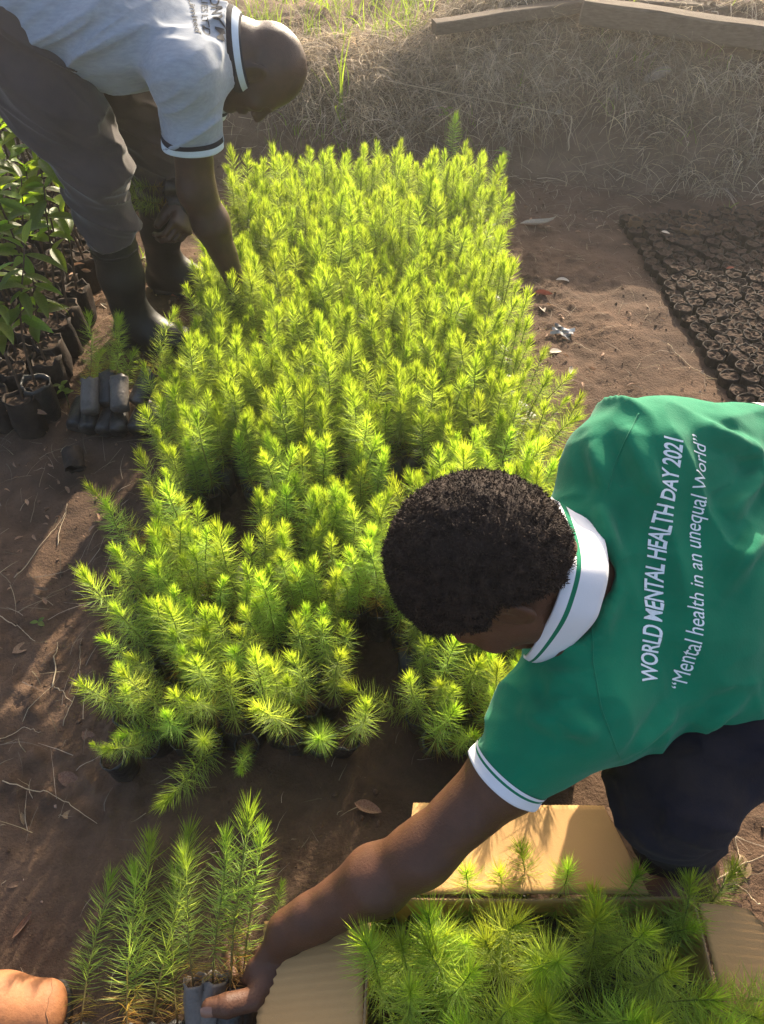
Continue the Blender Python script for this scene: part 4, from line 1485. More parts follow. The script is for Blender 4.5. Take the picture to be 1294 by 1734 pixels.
timber('timber_beam', [at(735, 46, 3.33), at(1090, -8, 3.46)], 0.035, 0.024, 'narrow sawn timber lying on the bank crest, its sunlit end above the straw', 'timber', 3)
timber('timber_beam', [at(985, 16, 3.30), at(1400, 78, 3.24)], 0.05, 0.044, 'thick dark timber beam lying along the bank top at the upper right', 'timber', 4)
timber('timber_beam', [at(860, -10, 3.44), at(1400, 36, 3.42)], 0.045, 0.030, 'long timber beam behind the thick dark one, slightly higher', 'timber', 5)
for k in range(5):
    timber('timber_lath', [at(1170 + 9 * k, 3 + 5 * k, 3.62 - 0.03 * k), at(1420, 16 + 6 * k, 3.58 - 0.03 * k)], 0.012, 0.008, 'pale thin lath in the pile of laths behind the beams', 'lath', 10 + k, 'pale laths piled behind the beams')


# ------------------------------------------------------------------ polythene bags
def bag_mesh(name, r, h, seed, open_top=True, mats=('oldbag', 'potting'), soil=True, seg=14, rim=0.012, wrinkle=0.07):
    """soft plastic sleeve standing up: wrinkled wall, ragged rim turned over"""
    rng = np.random.default_rng(seed)
    a = np.arange(seg) / seg * 2 * math.pi
    rows = [(0.0, 0.90), (0.06, 1.0), (0.35, 1.03), (0.7, 1.0), (0.93, 0.99), (1.0, 1.0)]
    V = []
    n1 = rng.normal(0, wrinkle, (len(rows), seg))
    for i, (t, q) in enumerate(rows):
        rr = r * q * (1 + 0.6 * n1[i] + 0.5 * n1[0])
        zz = h * t + (rng.normal(0, rim * 0.55, seg) if i == len(rows) - 1 else 0)
        V.append(np.stack([rr * np.cos(a), rr * np.sin(a), zz + 0 * a], 1))
    inn = V[-1].copy(); inn[:, :2] *= 0.90; inn[:, 2] -= 0.001
    V.append(inn)
    low = inn.copy(); low[:, :2] *= 0.98; low[:, 2] = h - rim * 1.6
    V.append(low)
    m = len(V)
    Q = [(i * seg + s, i * seg + (s + 1) % seg, (i + 1) * seg + (s + 1) % seg, (i + 1) * seg + s) for i in range(m - 1) for s in range(seg)]
    Vv = np.concatenate(V + [np.array([[0, 0, 0.001]])])
    T = [(m * seg, (s + 1) % seg, s) for s in range(seg)]
    g = Geo(); g.add(Vv, T, Q)
    return g.mesh(name, (M[mats[0]],), True, False)


def soil_plug(name, r, z, seed, mat='potting', seg=12):
    rng = np.random.default_rng(seed)
    V = [np.array([[0, 0, z + rng.normal(0, 0.002)]])]
    for k, q in enumerate((0.45, 0.98)):
        a = np.arange(seg) / seg * 2 * math.pi + k * 0.2
        V.append(np.stack([r * q * np.cos(a), r * q * np.sin(a), z + rng.normal(0, 0.0035, seg) - 0.002 * k], 1))
    T = [(0, 1 + s, 1 + (s + 1) % seg) for s in range(seg)]
    Q = [(1 + s, 1 + seg + s, 1 + seg + (s + 1) % seg, 1 + (s + 1) % seg) for s in range(seg)]
    g = Geo(); g.add(np.concatenate(V), T, Q)
    return g.mesh(name, (M[mat],), False, False)


def build_bag_block():
    rng = np.random.default_rng(77)
    bags = [bag_mesh('soil_bag', 0.0285, 0.075, 100 + k, rim=0.0045, wrinkle=0.06) for k in range(8)]
    soils = [soil_plug('soil', 0.0275, 0.0722, 140 + k) for k in range(6)]
    e0, e1 = gp(1066, 372, 0.045), gp(1268, 690, 0.045)
    u = unit((e1 - e0)[:2]); v = np.array((-u[1], u[0]))
    if v[0] < 0: v = -v
    sp = 0.0565
    nrow = int(np.linalg.norm((e1 - e0)[:2]) / sp) + 7
    cnt = 0
    for i in range(-1, nrow):
        for j in range(0, 14):
            p = e0[:2] + u * sp * (i + (0.5 if j % 2 else 0)) + v * sp * 0.88 * (j + 0.3) + rng.normal(0, 0.0035, 2)
            q = to_px((p[0], p[1], 0.075))
            if q[0] > 1325 or q[1] > 760 or p[1] > 3.22:
                continue
            z = hgt(p[0], p[1]) - 0.030 - (0.014 if j == 0 else 0)
            edge = j == 0
            near = i > nrow * 0.55
            back = i < 4
            if edge and near: lab = 'soil-filled plastic bag in the path-side edge of the block, towards the green shirt'
            elif edge: lab = 'soil-filled plastic bag in the path-side edge of the block, towards the bank'
            elif back: lab = 'soil-filled plastic bag in the back rows of the block under the bank'
            elif near: lab = 'soil-filled plastic bag inside the block, in the rows nearest the green shirt'
            else: lab = 'soil-filled plastic bag inside the middle of the block beside the path'
            b = link('soil_bag', bags[int(rng.integers(8))], None, (p[0], p[1], z), (rng.normal(0, .05), rng.normal(0, .05), rng.uniform(0, 6.28)), float(rng.uniform(.92, 1.06)), label=lab, category='plant bag',
                     group=lab.replace('soil-filled plastic bag', 'soil-filled bags'))
            link('soil', soils[int(rng.integers(6))], b)
            cnt += 1
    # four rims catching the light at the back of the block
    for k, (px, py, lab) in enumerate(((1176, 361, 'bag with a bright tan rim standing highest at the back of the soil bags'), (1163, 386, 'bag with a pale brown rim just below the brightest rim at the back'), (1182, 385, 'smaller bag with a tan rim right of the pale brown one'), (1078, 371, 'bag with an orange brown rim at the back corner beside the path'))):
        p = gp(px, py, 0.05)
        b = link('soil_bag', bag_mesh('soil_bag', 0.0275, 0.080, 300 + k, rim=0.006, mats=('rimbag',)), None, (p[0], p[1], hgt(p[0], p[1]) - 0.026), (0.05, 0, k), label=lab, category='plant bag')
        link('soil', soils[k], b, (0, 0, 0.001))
    return cnt


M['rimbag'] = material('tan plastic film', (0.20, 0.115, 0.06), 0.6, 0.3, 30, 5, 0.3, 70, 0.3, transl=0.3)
N_BAGS = build_bag_block()


# ------------------------------------------------------------------ broadleaved seedlings in bags on the left
def leaf_mesh(name, L, W, seed, fold=0.25, droop=0.35, mat='leaf', nl=8):
    rng = np.random.default_rng(seed)
    t = np.linspace(0, 1, nl + 1)
    wid = W * 0.5 * np.sin(np.clip(t, 0, 1) ** 0.85 * math.pi) ** 0.8 * (1 - 0.15 * t)
    wid[0] = 0.0012; wid[-1] = 0.0004
    ang = -droop * t * t * 1.6
    x = np.cumsum(np.concatenate([[0], np.cos(ang[:-1]) * L / nl])); z = np.cumsum(np.concatenate([[0], np.sin(ang[:-1]) * L / nl]))
    V = []
    for k in range(nl + 1):
        wv = 0.0025 * math.sin(k * 1.9 + seed)
        for s in (-1, -0.5, 0, 0.5, 1):
            V.append((x[k], s * wid[k], z[k] + fold * abs(s) * wid[k] + wv * s + (0.0007 if abs(s) == 0.5 else 0)))
    Q = [(k * 5 + s, (k + 1) * 5 + s, (k + 1) * 5 + s + 1, k * 5 + s + 1) for k in range(nl) for s in range(4)]
    g = Geo(); g.add(V, None, Q)
    return g.mesh(name, (M[mat],), True, False)


def build_broadleaf():
    rng = np.random.default_rng(31)
    leaves = [leaf_mesh('leaf', 1.0, 0.34, 400 + k, 0.25 + 0.15 * rng.random(), 0.25 + 0.5 * rng.random()) for k in range(6)]
    bags = [bag_mesh('polybag', 0.042, 0.13, 420 + k, rim=0.012, wrinkle=0.14) for k in range(5)]
    darkbags = [bag_mesh('polybag', 0.044, 0.135, 430 + k, rim=0.012, mats=('polybag',), wrinkle=0.14) for k in range(3)]
    soils = [soil_plug('soil', 0.039, 0.121, 440 + k) for k in range(4)]
    spots = []
    for j in range(6):
        for i in range(17):
            x = -1.02 - j * 0.098 + rng.normal(0, 0.012) - 0.05 * (i > 6)
            y = 1.72 + i * 0.098 + (0.05 if j % 2 else 0) + rng.normal(0, 0.012)
            q = to_px((x, y, 0.1))
            qt = to_px((x, y, 0.5))
            if max(q[0], qt[0]) < -60 or min(q[1], qt[1]) > 1000:
                continue
            if -0.99 < x and 2.0 < y < 2.65:
                continue
            spots.append((x, y, j))
    for k, (x, y, j) in enumerate(spots):
        q = to_px((x, y, 0.1))
        front = y < 1.95
        edge = j == 0
        if front and edge: lab = 'broadleaved seedling at the near corner of the left block, beside the path'
        elif front: lab = 'broadleaved seedling with dusty bag in the nearest rows of the left block'
        elif edge: lab = 'broadleaved seedling along the path edge of the left block, behind the boots'
        elif y < 2.6: lab = 'broadleaved seedling in the middle of the left block, bare stem below glossy leaves'
        else: lab = 'broadleaved seedling in the far rows of the left block, beyond the grey-shirted man'
        root = empty('broadleaf_seedling', (x, y, hgt(x, y) - 0.004), lab, 'seedling', lab.replace('broadleaved seedling', 'broadleaved seedlings'), (0, 0, 0))
        dark = front and rng.random() < 0.6
        b = link('polybag', (darkbags[k % 3] if dark else bags[k % 5]), root, None, (rng.normal(0, .07), rng.normal(0, .07), rng.uniform(0, 6)))
        link('soil', soils[k % 4], b)
        H = rng.uniform(0.44, 0.66) * (0.84 if front else 1.25 if y > 2.5 else 1.08)
        lean = np.array((rng.normal(0.03, 0.05), rng.normal(-0.03, 0.05)))
        t = np.linspace(0, 1, 8)
        pts = np.stack([lean[0] * t ** 1.5 * H * 2 + 0.006 * np.sin(t * 7 + k), lean[1] * t ** 1.5 * H * 2 + 0.006 * np.cos(t * 6 + k), 0.105 + t * (H - 0.105)], 1)
        g = Geo(); tube(g, pts, np.linspace(0.0042, 0.0018, 8), 5)
        link('stem', g.mesh('stem', (M['twig'],), True, False), root)
        nl = int(rng.integers(9, 14))
        for m in range(nl):
            tt = 1 - (m / nl) ** 1.2 * 0.5
            p = [np.interp(tt, t, pts[:, c]) for c in range(3)]
            az = m * 2.4 + rng.normal(0, 0.4) + k
            up = rng.uniform(-0.5, 0.35) if m > 1 else rng.uniform(0.3, 1.0)
            S = rng.uniform(0.08, 0.13) * (0.7 if m < 2 else 1)
            link('leaf', leaves[int(rng.integers(6))], root, p, (rng.normal(0, 0.35), -up, az), float(S))


build_broadleaf()


# ------------------------------------------------------------------ thin dust haze, added mainly to imitate lens glare
def build_haze():
    m = bpy.data.materials.new('haze')
    m.use_nodes = True
    nt = m.node_tree
    nt.nodes.clear()
    o = nt.nodes.new('ShaderNodeOutputMaterial')
    v = nt.nodes.new('ShaderNodeVolumePrincipled')
    v.inputs['Color'].default_value = (0.95, 0.93, 0.88, 1)
    v.inputs['Density'].default_value = HAZE
    v.inputs['Anisotropy'].default_value = 0.72
    nt.links.new(v.outputs[0], o.inputs['Volume'])
    g = Geo()
    x, y0, y1, z0, z1 = 78, -68, 98, -1.2, 1.75
    V = [(-x, y0, z0), (x, y0, z0), (x, y1, z0), (-x, y1, z0), (-x, y0, z1), (x, y0, z1), (x, y1, z1), (-x, y1, z1)]
    g.add(V, None, [(0, 3, 2, 1), (4, 5, 6, 7), (0, 1, 5, 4), (1, 2, 6, 5), (2, 3, 7, 6), (3, 0, 4, 7)])
    link('haze', g.mesh('haze', (m,), False, False), kind='stuff', label='thin haze added mainly to imitate lens glare, with mild dust')


HAZE = 0.008
build_haze()


def build_litter():
    """small dead leaves strewn among the bags of the left block"""
    rng = np.random.default_rng(8)
    base = leaf_mesh('tmp', 1.0, 0.4, 990, 0.6, 0.4, 'dry_leaf', 4)
    co = np.zeros(len(base.vertices) * 3, np.float32); base.vertices.foreach_get('co', co); co = co.reshape(-1, 3)
    li = np.zeros(len(base.loops), np.int32); base.loops.foreach_get('vertex_index', li); li = li.reshape(-1, 4)
    bpy.data.meshes.remove(base)
    V, Q, o = [], [], 0
    for k in range(520):
        if k < 330: x, y = rng.uniform(-1.6, -0.97), rng.uniform(1.66, 3.0)
        else: x, y = (rng.uniform(-1.1, -0.68), rng.uniform(0.8, 2.6)) if k < 460 else (rng.uniform(0.47, 1.0), rng.uniform(1.4, 3.2))
        z = hgt(x, y) + (rng.uniform(0.0, 0.135) if x < -0.99 and k < 330 else 0.006)
        s = rng.uniform(0.015, 0.055) * (1 if k < 330 else 0.55)
        R = np.array(Matrix.Rotation(rng.uniform(0, 6.28), 3, 'Z') @ Matrix.Rotation(rng.normal(0, 0.5), 3, 'X') @ Matrix.Rotation(rng.normal(0, 0.4), 3, 'Y'))
        V.append((co * s) @ R.T + (x, y, z)); Q.append(li + o); o += len(co)
    link('leaf_litter', np_mesh('leaf_litter', np.concatenate(V), None, np.concatenate(Q), True, (M['dry_leaf'],)), kind='stuff', label='small dead leaves strewn between the bags and on the paths')


build_litter()
# ================================================================== pine seedlings
def pine_geo(seed, H, n, nl, wid=0.0006, bend=0.1, brown=0.16, tuft=1.0, segs=2):
    """(stem geometry, needle geometry) of one seedling growing along +Z from z = 0"""
    rng = np.random.default_rng(seed)
    t = np.linspace(0, 1, 9)
    az = rng.uniform(0, 6.28)
    bx = bend * H * t ** 2 * math.cos(az) + 0.004 * np.sin(t * 5 + seed); by = bend * H * t ** 2 * math.sin(az) + 0.004 * np.cos(t * 4.3 + seed) - 0.004
    S = np.stack([bx, by, t * H], 1)
    # needle positions: even along the stem, crowded at the tip
    u = np.sort(np.concatenate([rng.uniform(0.06, 0.93, int(n * 0.80)), 1 - 0.13 * rng.random(n - int(n * 0.80)) ** 1.5]))
    P = np.stack([np.interp(u, t, S[:, k]) for k in range(3)], 1)
    T = np.stack([np.interp(u, t, np.gradient(S[:, k], t)) for k in range(3)], 1)
    T /= np.linalg.norm(T, axis=1)[:, None]
    a = rng.uniform(0, 6.28, n)
    X = np.cross(T, np.array([0, 1, 0.01])); X /= np.linalg.norm(X, axis=1)[:, None]
    Y = np.cross(T, X)
    R = np.cos(a)[:, None] * X + np.sin(a)[:, None] * Y
    q = smooth01((u - 0.72) / 0.26)
    ang = np.radians(80 - 16 * u - 44 * q * tuft) + rng.normal(0, 0.13, n) + np.where(u < 0.25, rng.uniform(0, 0.6, n), 0)
    D = R * np.sin(ang)[:, None] + T * np.cos(ang)[:, None]
    L = nl * rng.uniform(0.72, 1.12, n) * (1 - 0.28 * q) * (0.75 + 0.25 * smooth01(u / 0.3))
    W = np.cross(D, rng.normal(0, 1, (n, 3))); W /= np.linalg.norm(W, axis=1)[:, None]
    curl = T * (0.20 - 0.5 * (u < 0.2))[:, None] + rng.normal(0, 0.10, (n, 3))
    Ls = L[:, None]
    m1 = P + D * Ls * 0.5 + curl * Ls * 0.06
    tp = P + D * Ls + curl * Ls * 0.34
    w = wid
    V = np.stack([P - W * w * .8, P + W * w * .8, m1 - W * w, m1 + W * w, tp], 1)
    b = (np.arange(n) * 5)[:, None]
    Tr = np.concatenate([b + np.array([[0, 1, 3]]), b + np.array([[0, 3, 2]]), b + np.array([[2, 3, 4]])])
    base = np.stack([0.245 + 0.01 * q, 0.355 + 0.02 * q, 0.090 - 0.042 * q], 1)
    pale = (rng.random(n) < 0.25)[:, None]
    base = np.where(pale, base * (1.25, 1.18, 1.5), base)
    base *= rng.uniform(0.78, 1.2, (n, 1))
    old = np.clip((brown - u) / max(brown, 1e-3) * 1.6 + rng.normal(0, 0.22, n), 0, 1)[:, None]
    base = base * (1 - old) + np.array((0.30, 0.17, 0.065)) * old
    C = np.repeat(base[:, None], 5, 1)
    C[:, 4] *= (1.12, 1.08, 0.9)
    g = Geo()
    tube(g, S, np.linspace(0.0019, 0.0009, 9), 4)
    sc = np.concatenate([np.repeat(np.stack([0.20 - 0.03 * t, 0.13 + 0.11 * t, 0.05 + 0.0 * t], 1), 4, 0), [(0.2, 0.14, 0.05), (0.15, 0.24, 0.05)]])
    return (np.concatenate(g.V), np.concatenate(g.Q), np.concatenate(g.T), sc), (V.reshape(-1, 3), Tr, C.reshape(-1, 3))


class Pine:
    def __init__(self, seed, H, n, nl, **k):
        self.stem, self.needles = pine_geo(seed, H, n, nl, **k)
        v, q, t, c = self.stem
        self.ms = np_mesh('stem', v, t, q, True, (M['stem'],), None, c)
        v, t, c = self.needles
        self.mn = np_mesh('needles', v, t, None, False, (M['needle'],), None, c)
        self.H = H


PINES = [Pine(500 + k, h, 350, 0.042, wid=0.00050, bend=b, brown=br) for k, (h, b, br) in enumerate(((0.185, 0.04, .12), (0.205, 0.08, .15), (0.17, 0.03, .1), (0.22, 0.06, .16), (0.195, 0.11, .14), (0.165, 0.05, .2), (0.21, 0.02, .1), (0.18, 0.15, .18), (0.23, 0.04, .13), (0.175, 0.09, .1), (0.20, 0.13, .34), (0.19, 0.02, .08), (0.16, 0.18, .26), (0.215, 0.10, .2), (0.225, 0.06, .3), (0.18, 0.07, .1)))]
PBAGS = [bag_mesh('polybag', 0.0255, 0.092, 600 + k, mats=('polybag',), rim=0.008, wrinkle=0.08, seg=12) for k in range(4)]
PSOIL = [soil_plug('soil', 0.0225, 0.082, 620 + k, seg=8) for k in range(3)]


def place_pine(k, loc, up, spin, label, group=None, scale=1.0, bag=True, bagm=None, pines=None, bag_len=0.084):
    """one seedling: Empty at the bag's foot, the plant growing along up"""
    Z = Vector(up).normalized()
    rot = Z.to_track_quat('Z', 'Y').to_matrix() @ Matrix.Rotation(spin, 3, 'Z')
    root = empty('pine_seedling', loc, label, 'seedling', group, rot.to_euler())
    p = (pines or PINES)[k]
    if bag:
        b = link('polybag', bagm or PBAGS[k % 4], root)
        link('soil', PSOIL[k % 3], b)
    link('stem', p.ms, root, (0, 0, bag_len), None, scale)
    o = link('needles', p.mn, root, (0, 0, bag_len), None, scale)
    o['kind'] = 'stuff'
    return root


BED = (-0.565, 0.415, 0.70, 3.06)
HOLES = [(*gp(px, py, z)[:2], r) for px, py, z, r in (
    (352, 872, .10, .045), (395, 880, .10, .06), (412, 925, .10, .045), (412, 972, .10, .035), (395, 815, .12, .035), (440, 842, .12, .03),
    (690, 850, .10, .05), (690, 800, .12, .045), (662, 890, .10, .045), (655, 915, .10, .035),
    (635, 1085, .08, .055), (628, 1140, .06, .065), (625, 1200, .05, .075), (640, 1250, .04, .075), (635, 1300, .03, .07),
    (420, 1190, .08, .045), (428, 1235, .06, .035),
    (486, 487, .12, .032), (672, 372, .14, .045), (585, 660, .14, .028), (440, 605, .14, .035), (870, 440, .1, .03))]
LOWS = [(*gp(px, py, .22)[:2], r, f) for px, py, r, f in ((690, 365, .10, .74), (800, 400, .10, .82), (330, 1180, .05, .8))]


def build_bed():
    rng = np.random.default_rng(12)
    sp = 0.046
    x0, x1, y0, y1 = BED
    pts = []
    for i in range(int((y1 - y0) / (sp * 0.866)) + 1):
        for j in range(int((x1 - x0) / sp) + 1):
            x = x0 + sp * (j + 0.5 * (i % 2)) + rng.normal(0, 0.006); y = y0 + i * sp * 0.866 + rng.normal(0, 0.006)
            # the near edge is uneven, the far corners rounded, the right edge swings a little
            if y < y0 + 0.012 + 0.05 * smooth01((-0.42 - x) / 0.12) + 0.012 * math.sin(x * 17):
                continue
            if y > y1 - 0.10 * abs(x / 0.5) ** 3 - 0.02:
                continue
            if x > x1 - 0.015 + 0.02 * math.sin(y * 5) or x < x0 + 0.045 * smooth01((1.0 - y) / 0.15) + 0.012 * math.sin(y * 7) + 0.03 * smooth01((y - 1.2) / 0.1) * smooth01((1.5 - y) / 0.1):
                continue
            if any((x - a) ** 2 + (y - b) ** 2 < ((1.3 if b > 0.98 else 1.08) * r) ** 2 for a, b, r in HOLES):
                continue
            pts.append((x, y))
    pts = np.array(pts)
    rows = []
    for x, y in pts:
        k = int(rng.integers(16))
        sc = float(np.clip(1.0 + rng.normal(0, 0.13), 0.65, 1.3))
        for a, b, r, f in LOWS:
            if (x - a) ** 2 + (y - b) ** 2 < r * r:
                sc *= f
        lx, ly = rng.normal(0, 0.09), rng.normal(0, 0.09)
        dl, dr, df = x - x0, x1 - x, y - y0
        lx += -0.12 * math.exp(-(dl / 0.06) ** 2) + 0.32 * math.exp(-(dr / 0.05) ** 2)
        ly += -0.26 * math.exp(-(df / 0.12) ** 2) * (1 if rng.random() < 0.75 else 2.0)
        # plants lean into the gaps
        for a, b, r in HOLES:
            d = math.hypot(x - a, y - b)
            if d < r + 0.05:
                lx += (a - x) / (d + 1e-6) * 0.05; ly += (b - y) / (d + 1e-6) * 0.04
        lx = max(lx, -0.26 if dl < 0.12 else -1.0)
        tipz = 0.28
        px, py, dep = to_px((x + lx * 0.18, y + ly * 0.18, tipz))
        hidden = (px > 700 and 800 < py < 1080) or (px > 960 and py > 740)
        rows.append((dep + (5 if hidden or not (-20 < px < 1314) else 0), x, y, k, sc, lx, ly, px, py))
    rows.sort()
    N_IND = 206
    for dep, x, y, k, sc, lx, ly, px, py in rows[:N_IND]:
        if y < 0.86 and x < -0.30: lab = 'pine seedling at the near left corner of the green bed, leaning over its bag'
        elif y < 0.86 and x < 0.03: lab = 'pine seedling in the nearest row of the bed, left of the big dark gap'
        elif x > 0.06 and y < 1.15: lab = 'pine seedling in the clump between the big dark gap and the green sleeve'
        elif x < -0.42: lab = 'pine seedling along the left edge of the bed, leaning over the path'
        elif y < 1.0 and x < -0.20: lab = 'pine seedling in the left near part of the bed, second to fifth row'
        elif y < 1.12: lab = 'pine seedling in the near middle of the bed, between the two dark gaps'
        elif x < -0.2: lab = 'pine seedling in front of the narrow dark gap at the left of the bed'
        else: lab = 'pine seedling in the bed left of the crouching person, behind the narrow gap'
        z = hgt(x, y) - 0.004
        place_pine(k, (x, y, z), (lx, ly, 1), float(rng.uniform(0, 6.28)), lab, lab.replace('pine seedling', 'pine seedlings'), float(sc))
    # the many farther seedlings of the bed: one mass
    SV, SQ, SC_, so = [], [], [], 0
    NV, NT, NC, no = [], [], [], 0
    BV, BT, bo = [], [], 0
    seg = 8
    aa = np.arange(seg) / seg * 6.283
    for dep, x, y, k, sc, lx, ly, px, py in rows[N_IND:]:
        p = PINES[k]
        Z = Vector((lx, ly, 1)).normalized()
        R = np.array(Z.to_track_quat('Z', 'Y').to_matrix() @ Matrix.Rotation(float(rng.uniform(0, 6.28)), 3, 'Z')) * sc
        o = np.array((x, y, hgt(x, y) + 0.08))
        v, q, t, c = p.stem
        SV.append(v @ R.T + o); SQ.append(np.concatenate([q[:, [0, 1, 2]], q[:, [0, 2, 3]], t]) + so); SC_.append(c); so += len(v)
        v, t, c = p.needles
        keep = slice(None)
        NV.append(v @ R.T + o); NT.append(t + no); NC.append(c * (1 + rng.normal(0, 0.10)) * (1 + rng.normal(0, 0.03), 1, 1)); no += len(v)
        b = np.concatenate([np.stack([0.0255 * np.cos(aa), 0.0255 * np.sin(aa), np.full(seg, zz)], 1) for zz in (0.0, 0.092)] + [np.array([[0, 0, 0.08]])]) + (x, y, hgt(x, y))
        BV.append(b)
        s = np.arange(seg); s2 = (s + 1) % seg
        BT.append(np.concatenate([np.stack([s, s2, s2 + seg], 1), np.stack([s, s2 + seg, s + seg], 1), np.stack([s + seg, s2 + seg, np.full(seg, 2 * seg)], 1)]) + bo); bo += len(b)
    root = empty('pine_seedlings', (0, 2.0, 0.09), 'dense bright green mass of pine seedlings filling the middle and far end of the bed', 'seedlings')
    root['kind'] = 'stuff'
    def part(nm, V, T, C, mat):
        o = link(nm, np_mesh(nm, np.concatenate(V) - (0, 2.0, 0.09), np.concatenate(T), None, nm != 'needles', (M[mat],), None, None if C is None else np.concatenate(C)), root)
        o['kind'] = 'stuff'
    part('stems', SV, SQ, SC_, 'stem'); part('needles', NV, NT, NC, 'needle'); part('polybags', BV, BT, None, 'polybag')
    print('bed', len(rows))


build_bed()

# single seedlings that stand out round the bed
BIG = [Pine(560 + k, h, 440, 0.047, bend=b, brown=br, wid=0.00058) for k, (h, b, br) in enumerate(((0.20, 0.25, .12), (0.22, 0.12, .12), (0.19, 0.08, .10), (0.21, 0.18, .14), (0.23, 0.10, .10)))]


def lone(k, px, py, z, up, spin, label, scale=1.0, pines=None, bag=True):
    p = gp(px, py, z)
    return place_pine(k, (p[0], p[1], hgt(p[0], p[1]) - 0.004 if z == 0 else p[2]), up, spin, label, None, scale, bag, None, pines)


lone(0, 368, 1200, 0.0, (0.06, -0.80, 0.50), 0.3, 'pine seedling sprawling farthest forward out of the bed front, pale drooping tip', 1.05, BIG)
lone(1, 432, 1235, 0.0, (-0.02, -0.5, 0.5), 1.3, 'small darker pine tuft right of the sprawling one at the bed front', 0.55, BIG)
lone(2, 345, 1215, 0.0, (-0.45, -0.50, 0.7), 2.3, 'pine seedling bent to the left beside the sprawling one at the bed front', 0.85, BIG)
lone(3, 215, 1305, 0.0, (-0.05, -0.15, 1), 0.9, 'very short pine tuft in its own bag, before the near left corner of the bed', 0.42, PINES)
lone(3, 765, 1235, 0.0, (-0.85, 0.02, 0.55), 0.4, 'pine seedling lying over to the left into the big dark gap by the green sleeve', 0.9, BIG)
lone(2, 762, 316, 0.0, (0.02, 0, 1), 1.4, 'tallest pine seedling standing up at the far end of the bed', 1.15, PINES)


# ------------------------------------------------------------------ carton at the lower right, filled with seedlings
def sheet(name, corners, mat, thick=0.004, nx=26, ny=14, wave=0.0007, ridge=0.0005, pitch=0.0075, along=0, bend=0.0, seed=1, curl=0.0, rounded=None):
    """corrugated board panel between four corners (a, b, c, d), fluted, slightly warped"""
    a, b, c, d = [np.asarray(q, float) for q in corners]
    fine = int(np.linalg.norm(d - a if along == 0 else b - a) / pitch * 2) + 1
    if along == 0: ny = max(ny, fine)
    else: nx = max(nx, fine)
    u, v = np.meshgrid(np.linspace(0, 1, nx + 1), np.linspace(0, 1, ny + 1), indexing='ij')
    u, v = u.ravel(), v.ravel()
    uu, vv = u.copy(), v.copy()
    if rounded:
        for (cu, cv) in rounded:
            du, dv = np.abs(u - cu), np.abs(v - cv)
            rr = 0.22
            m = (du < rr) & (dv < rr)
            q = np.clip(1 - np.hypot(rr - du, rr - dv) / rr, None, 0) * m
            f = np.where(m & (q < 0), rr / np.maximum(np.hypot(rr - du, rr - dv), 1e-6), 1)
            uu = np.where(m, cu + np.sign(u - cu + 1e-9) * (rr - (rr - du) * f), uu)
            vv = np.where(m, cv + np.sign(v - cv + 1e-9) * (rr - (rr - dv) * f), vv)
    P = (a[None] * ((1 - uu) * (1 - vv))[:, None] + b[None] * (uu * (1 - vv))[:, None] + c[None] * (uu * vv)[:, None] + d[None] * ((1 - uu) * vv)[:, None])
    n = unit(np.cross(b - a, d - a))
    if n[2] < 0: n = -n
    s = v if along == 0 else u
    ph = s * fine * math.pi
    hh = ridge * np.cos(ph) + 0.0035 * vnoise(np.stack([u * 2.2, v * 2.2, u * 0 + seed], 1), seed) + bend * np.sin(u * math.pi) * np.sin(v * math.pi)
    hh = hh - curl * v ** 2
    # a few pressed dents
    hh = hh - 0.0016 * np.clip(vnoise(np.stack([u * 7, v * 3, u * 0 + seed], 1), seed + 4) - 0.45, 0, 1)
    top = P + n * (hh[:, None] + thick / 2)
    bot = P + n * (hh[:, None] - thick / 2)
    m = ny + 1
    i, j = np.meshgrid(np.arange(nx), np.arange(ny), indexing='ij')
    q = (i * m + j).ravel()
    Qt = np.stack([q, q + m, q + m + 1, q + 1], 1)
    N = len(top)
    rim = [k * m for k in range(nx + 1)] + [nx * m + k for k in range(1, m)] + [k * m + ny for k in range(nx - 1, -1, -1)] + [k for k in range(ny - 1, 0, -1)]
    rim = np.array(rim); r2 = np.roll(rim, -1)
    Qs = np.stack([rim, rim + N, r2 + N, r2], 1)
    g = Geo()
    g.add(np.concatenate([top, bot]), None, np.concatenate([Qt, Qt[:, ::-1] + N]), None, 0)
    g.add(np.zeros((0, 3)), None, Qs - g.n, None, 1)
    return g.mesh(name, (M[mat], M['board_edge']), True, False)


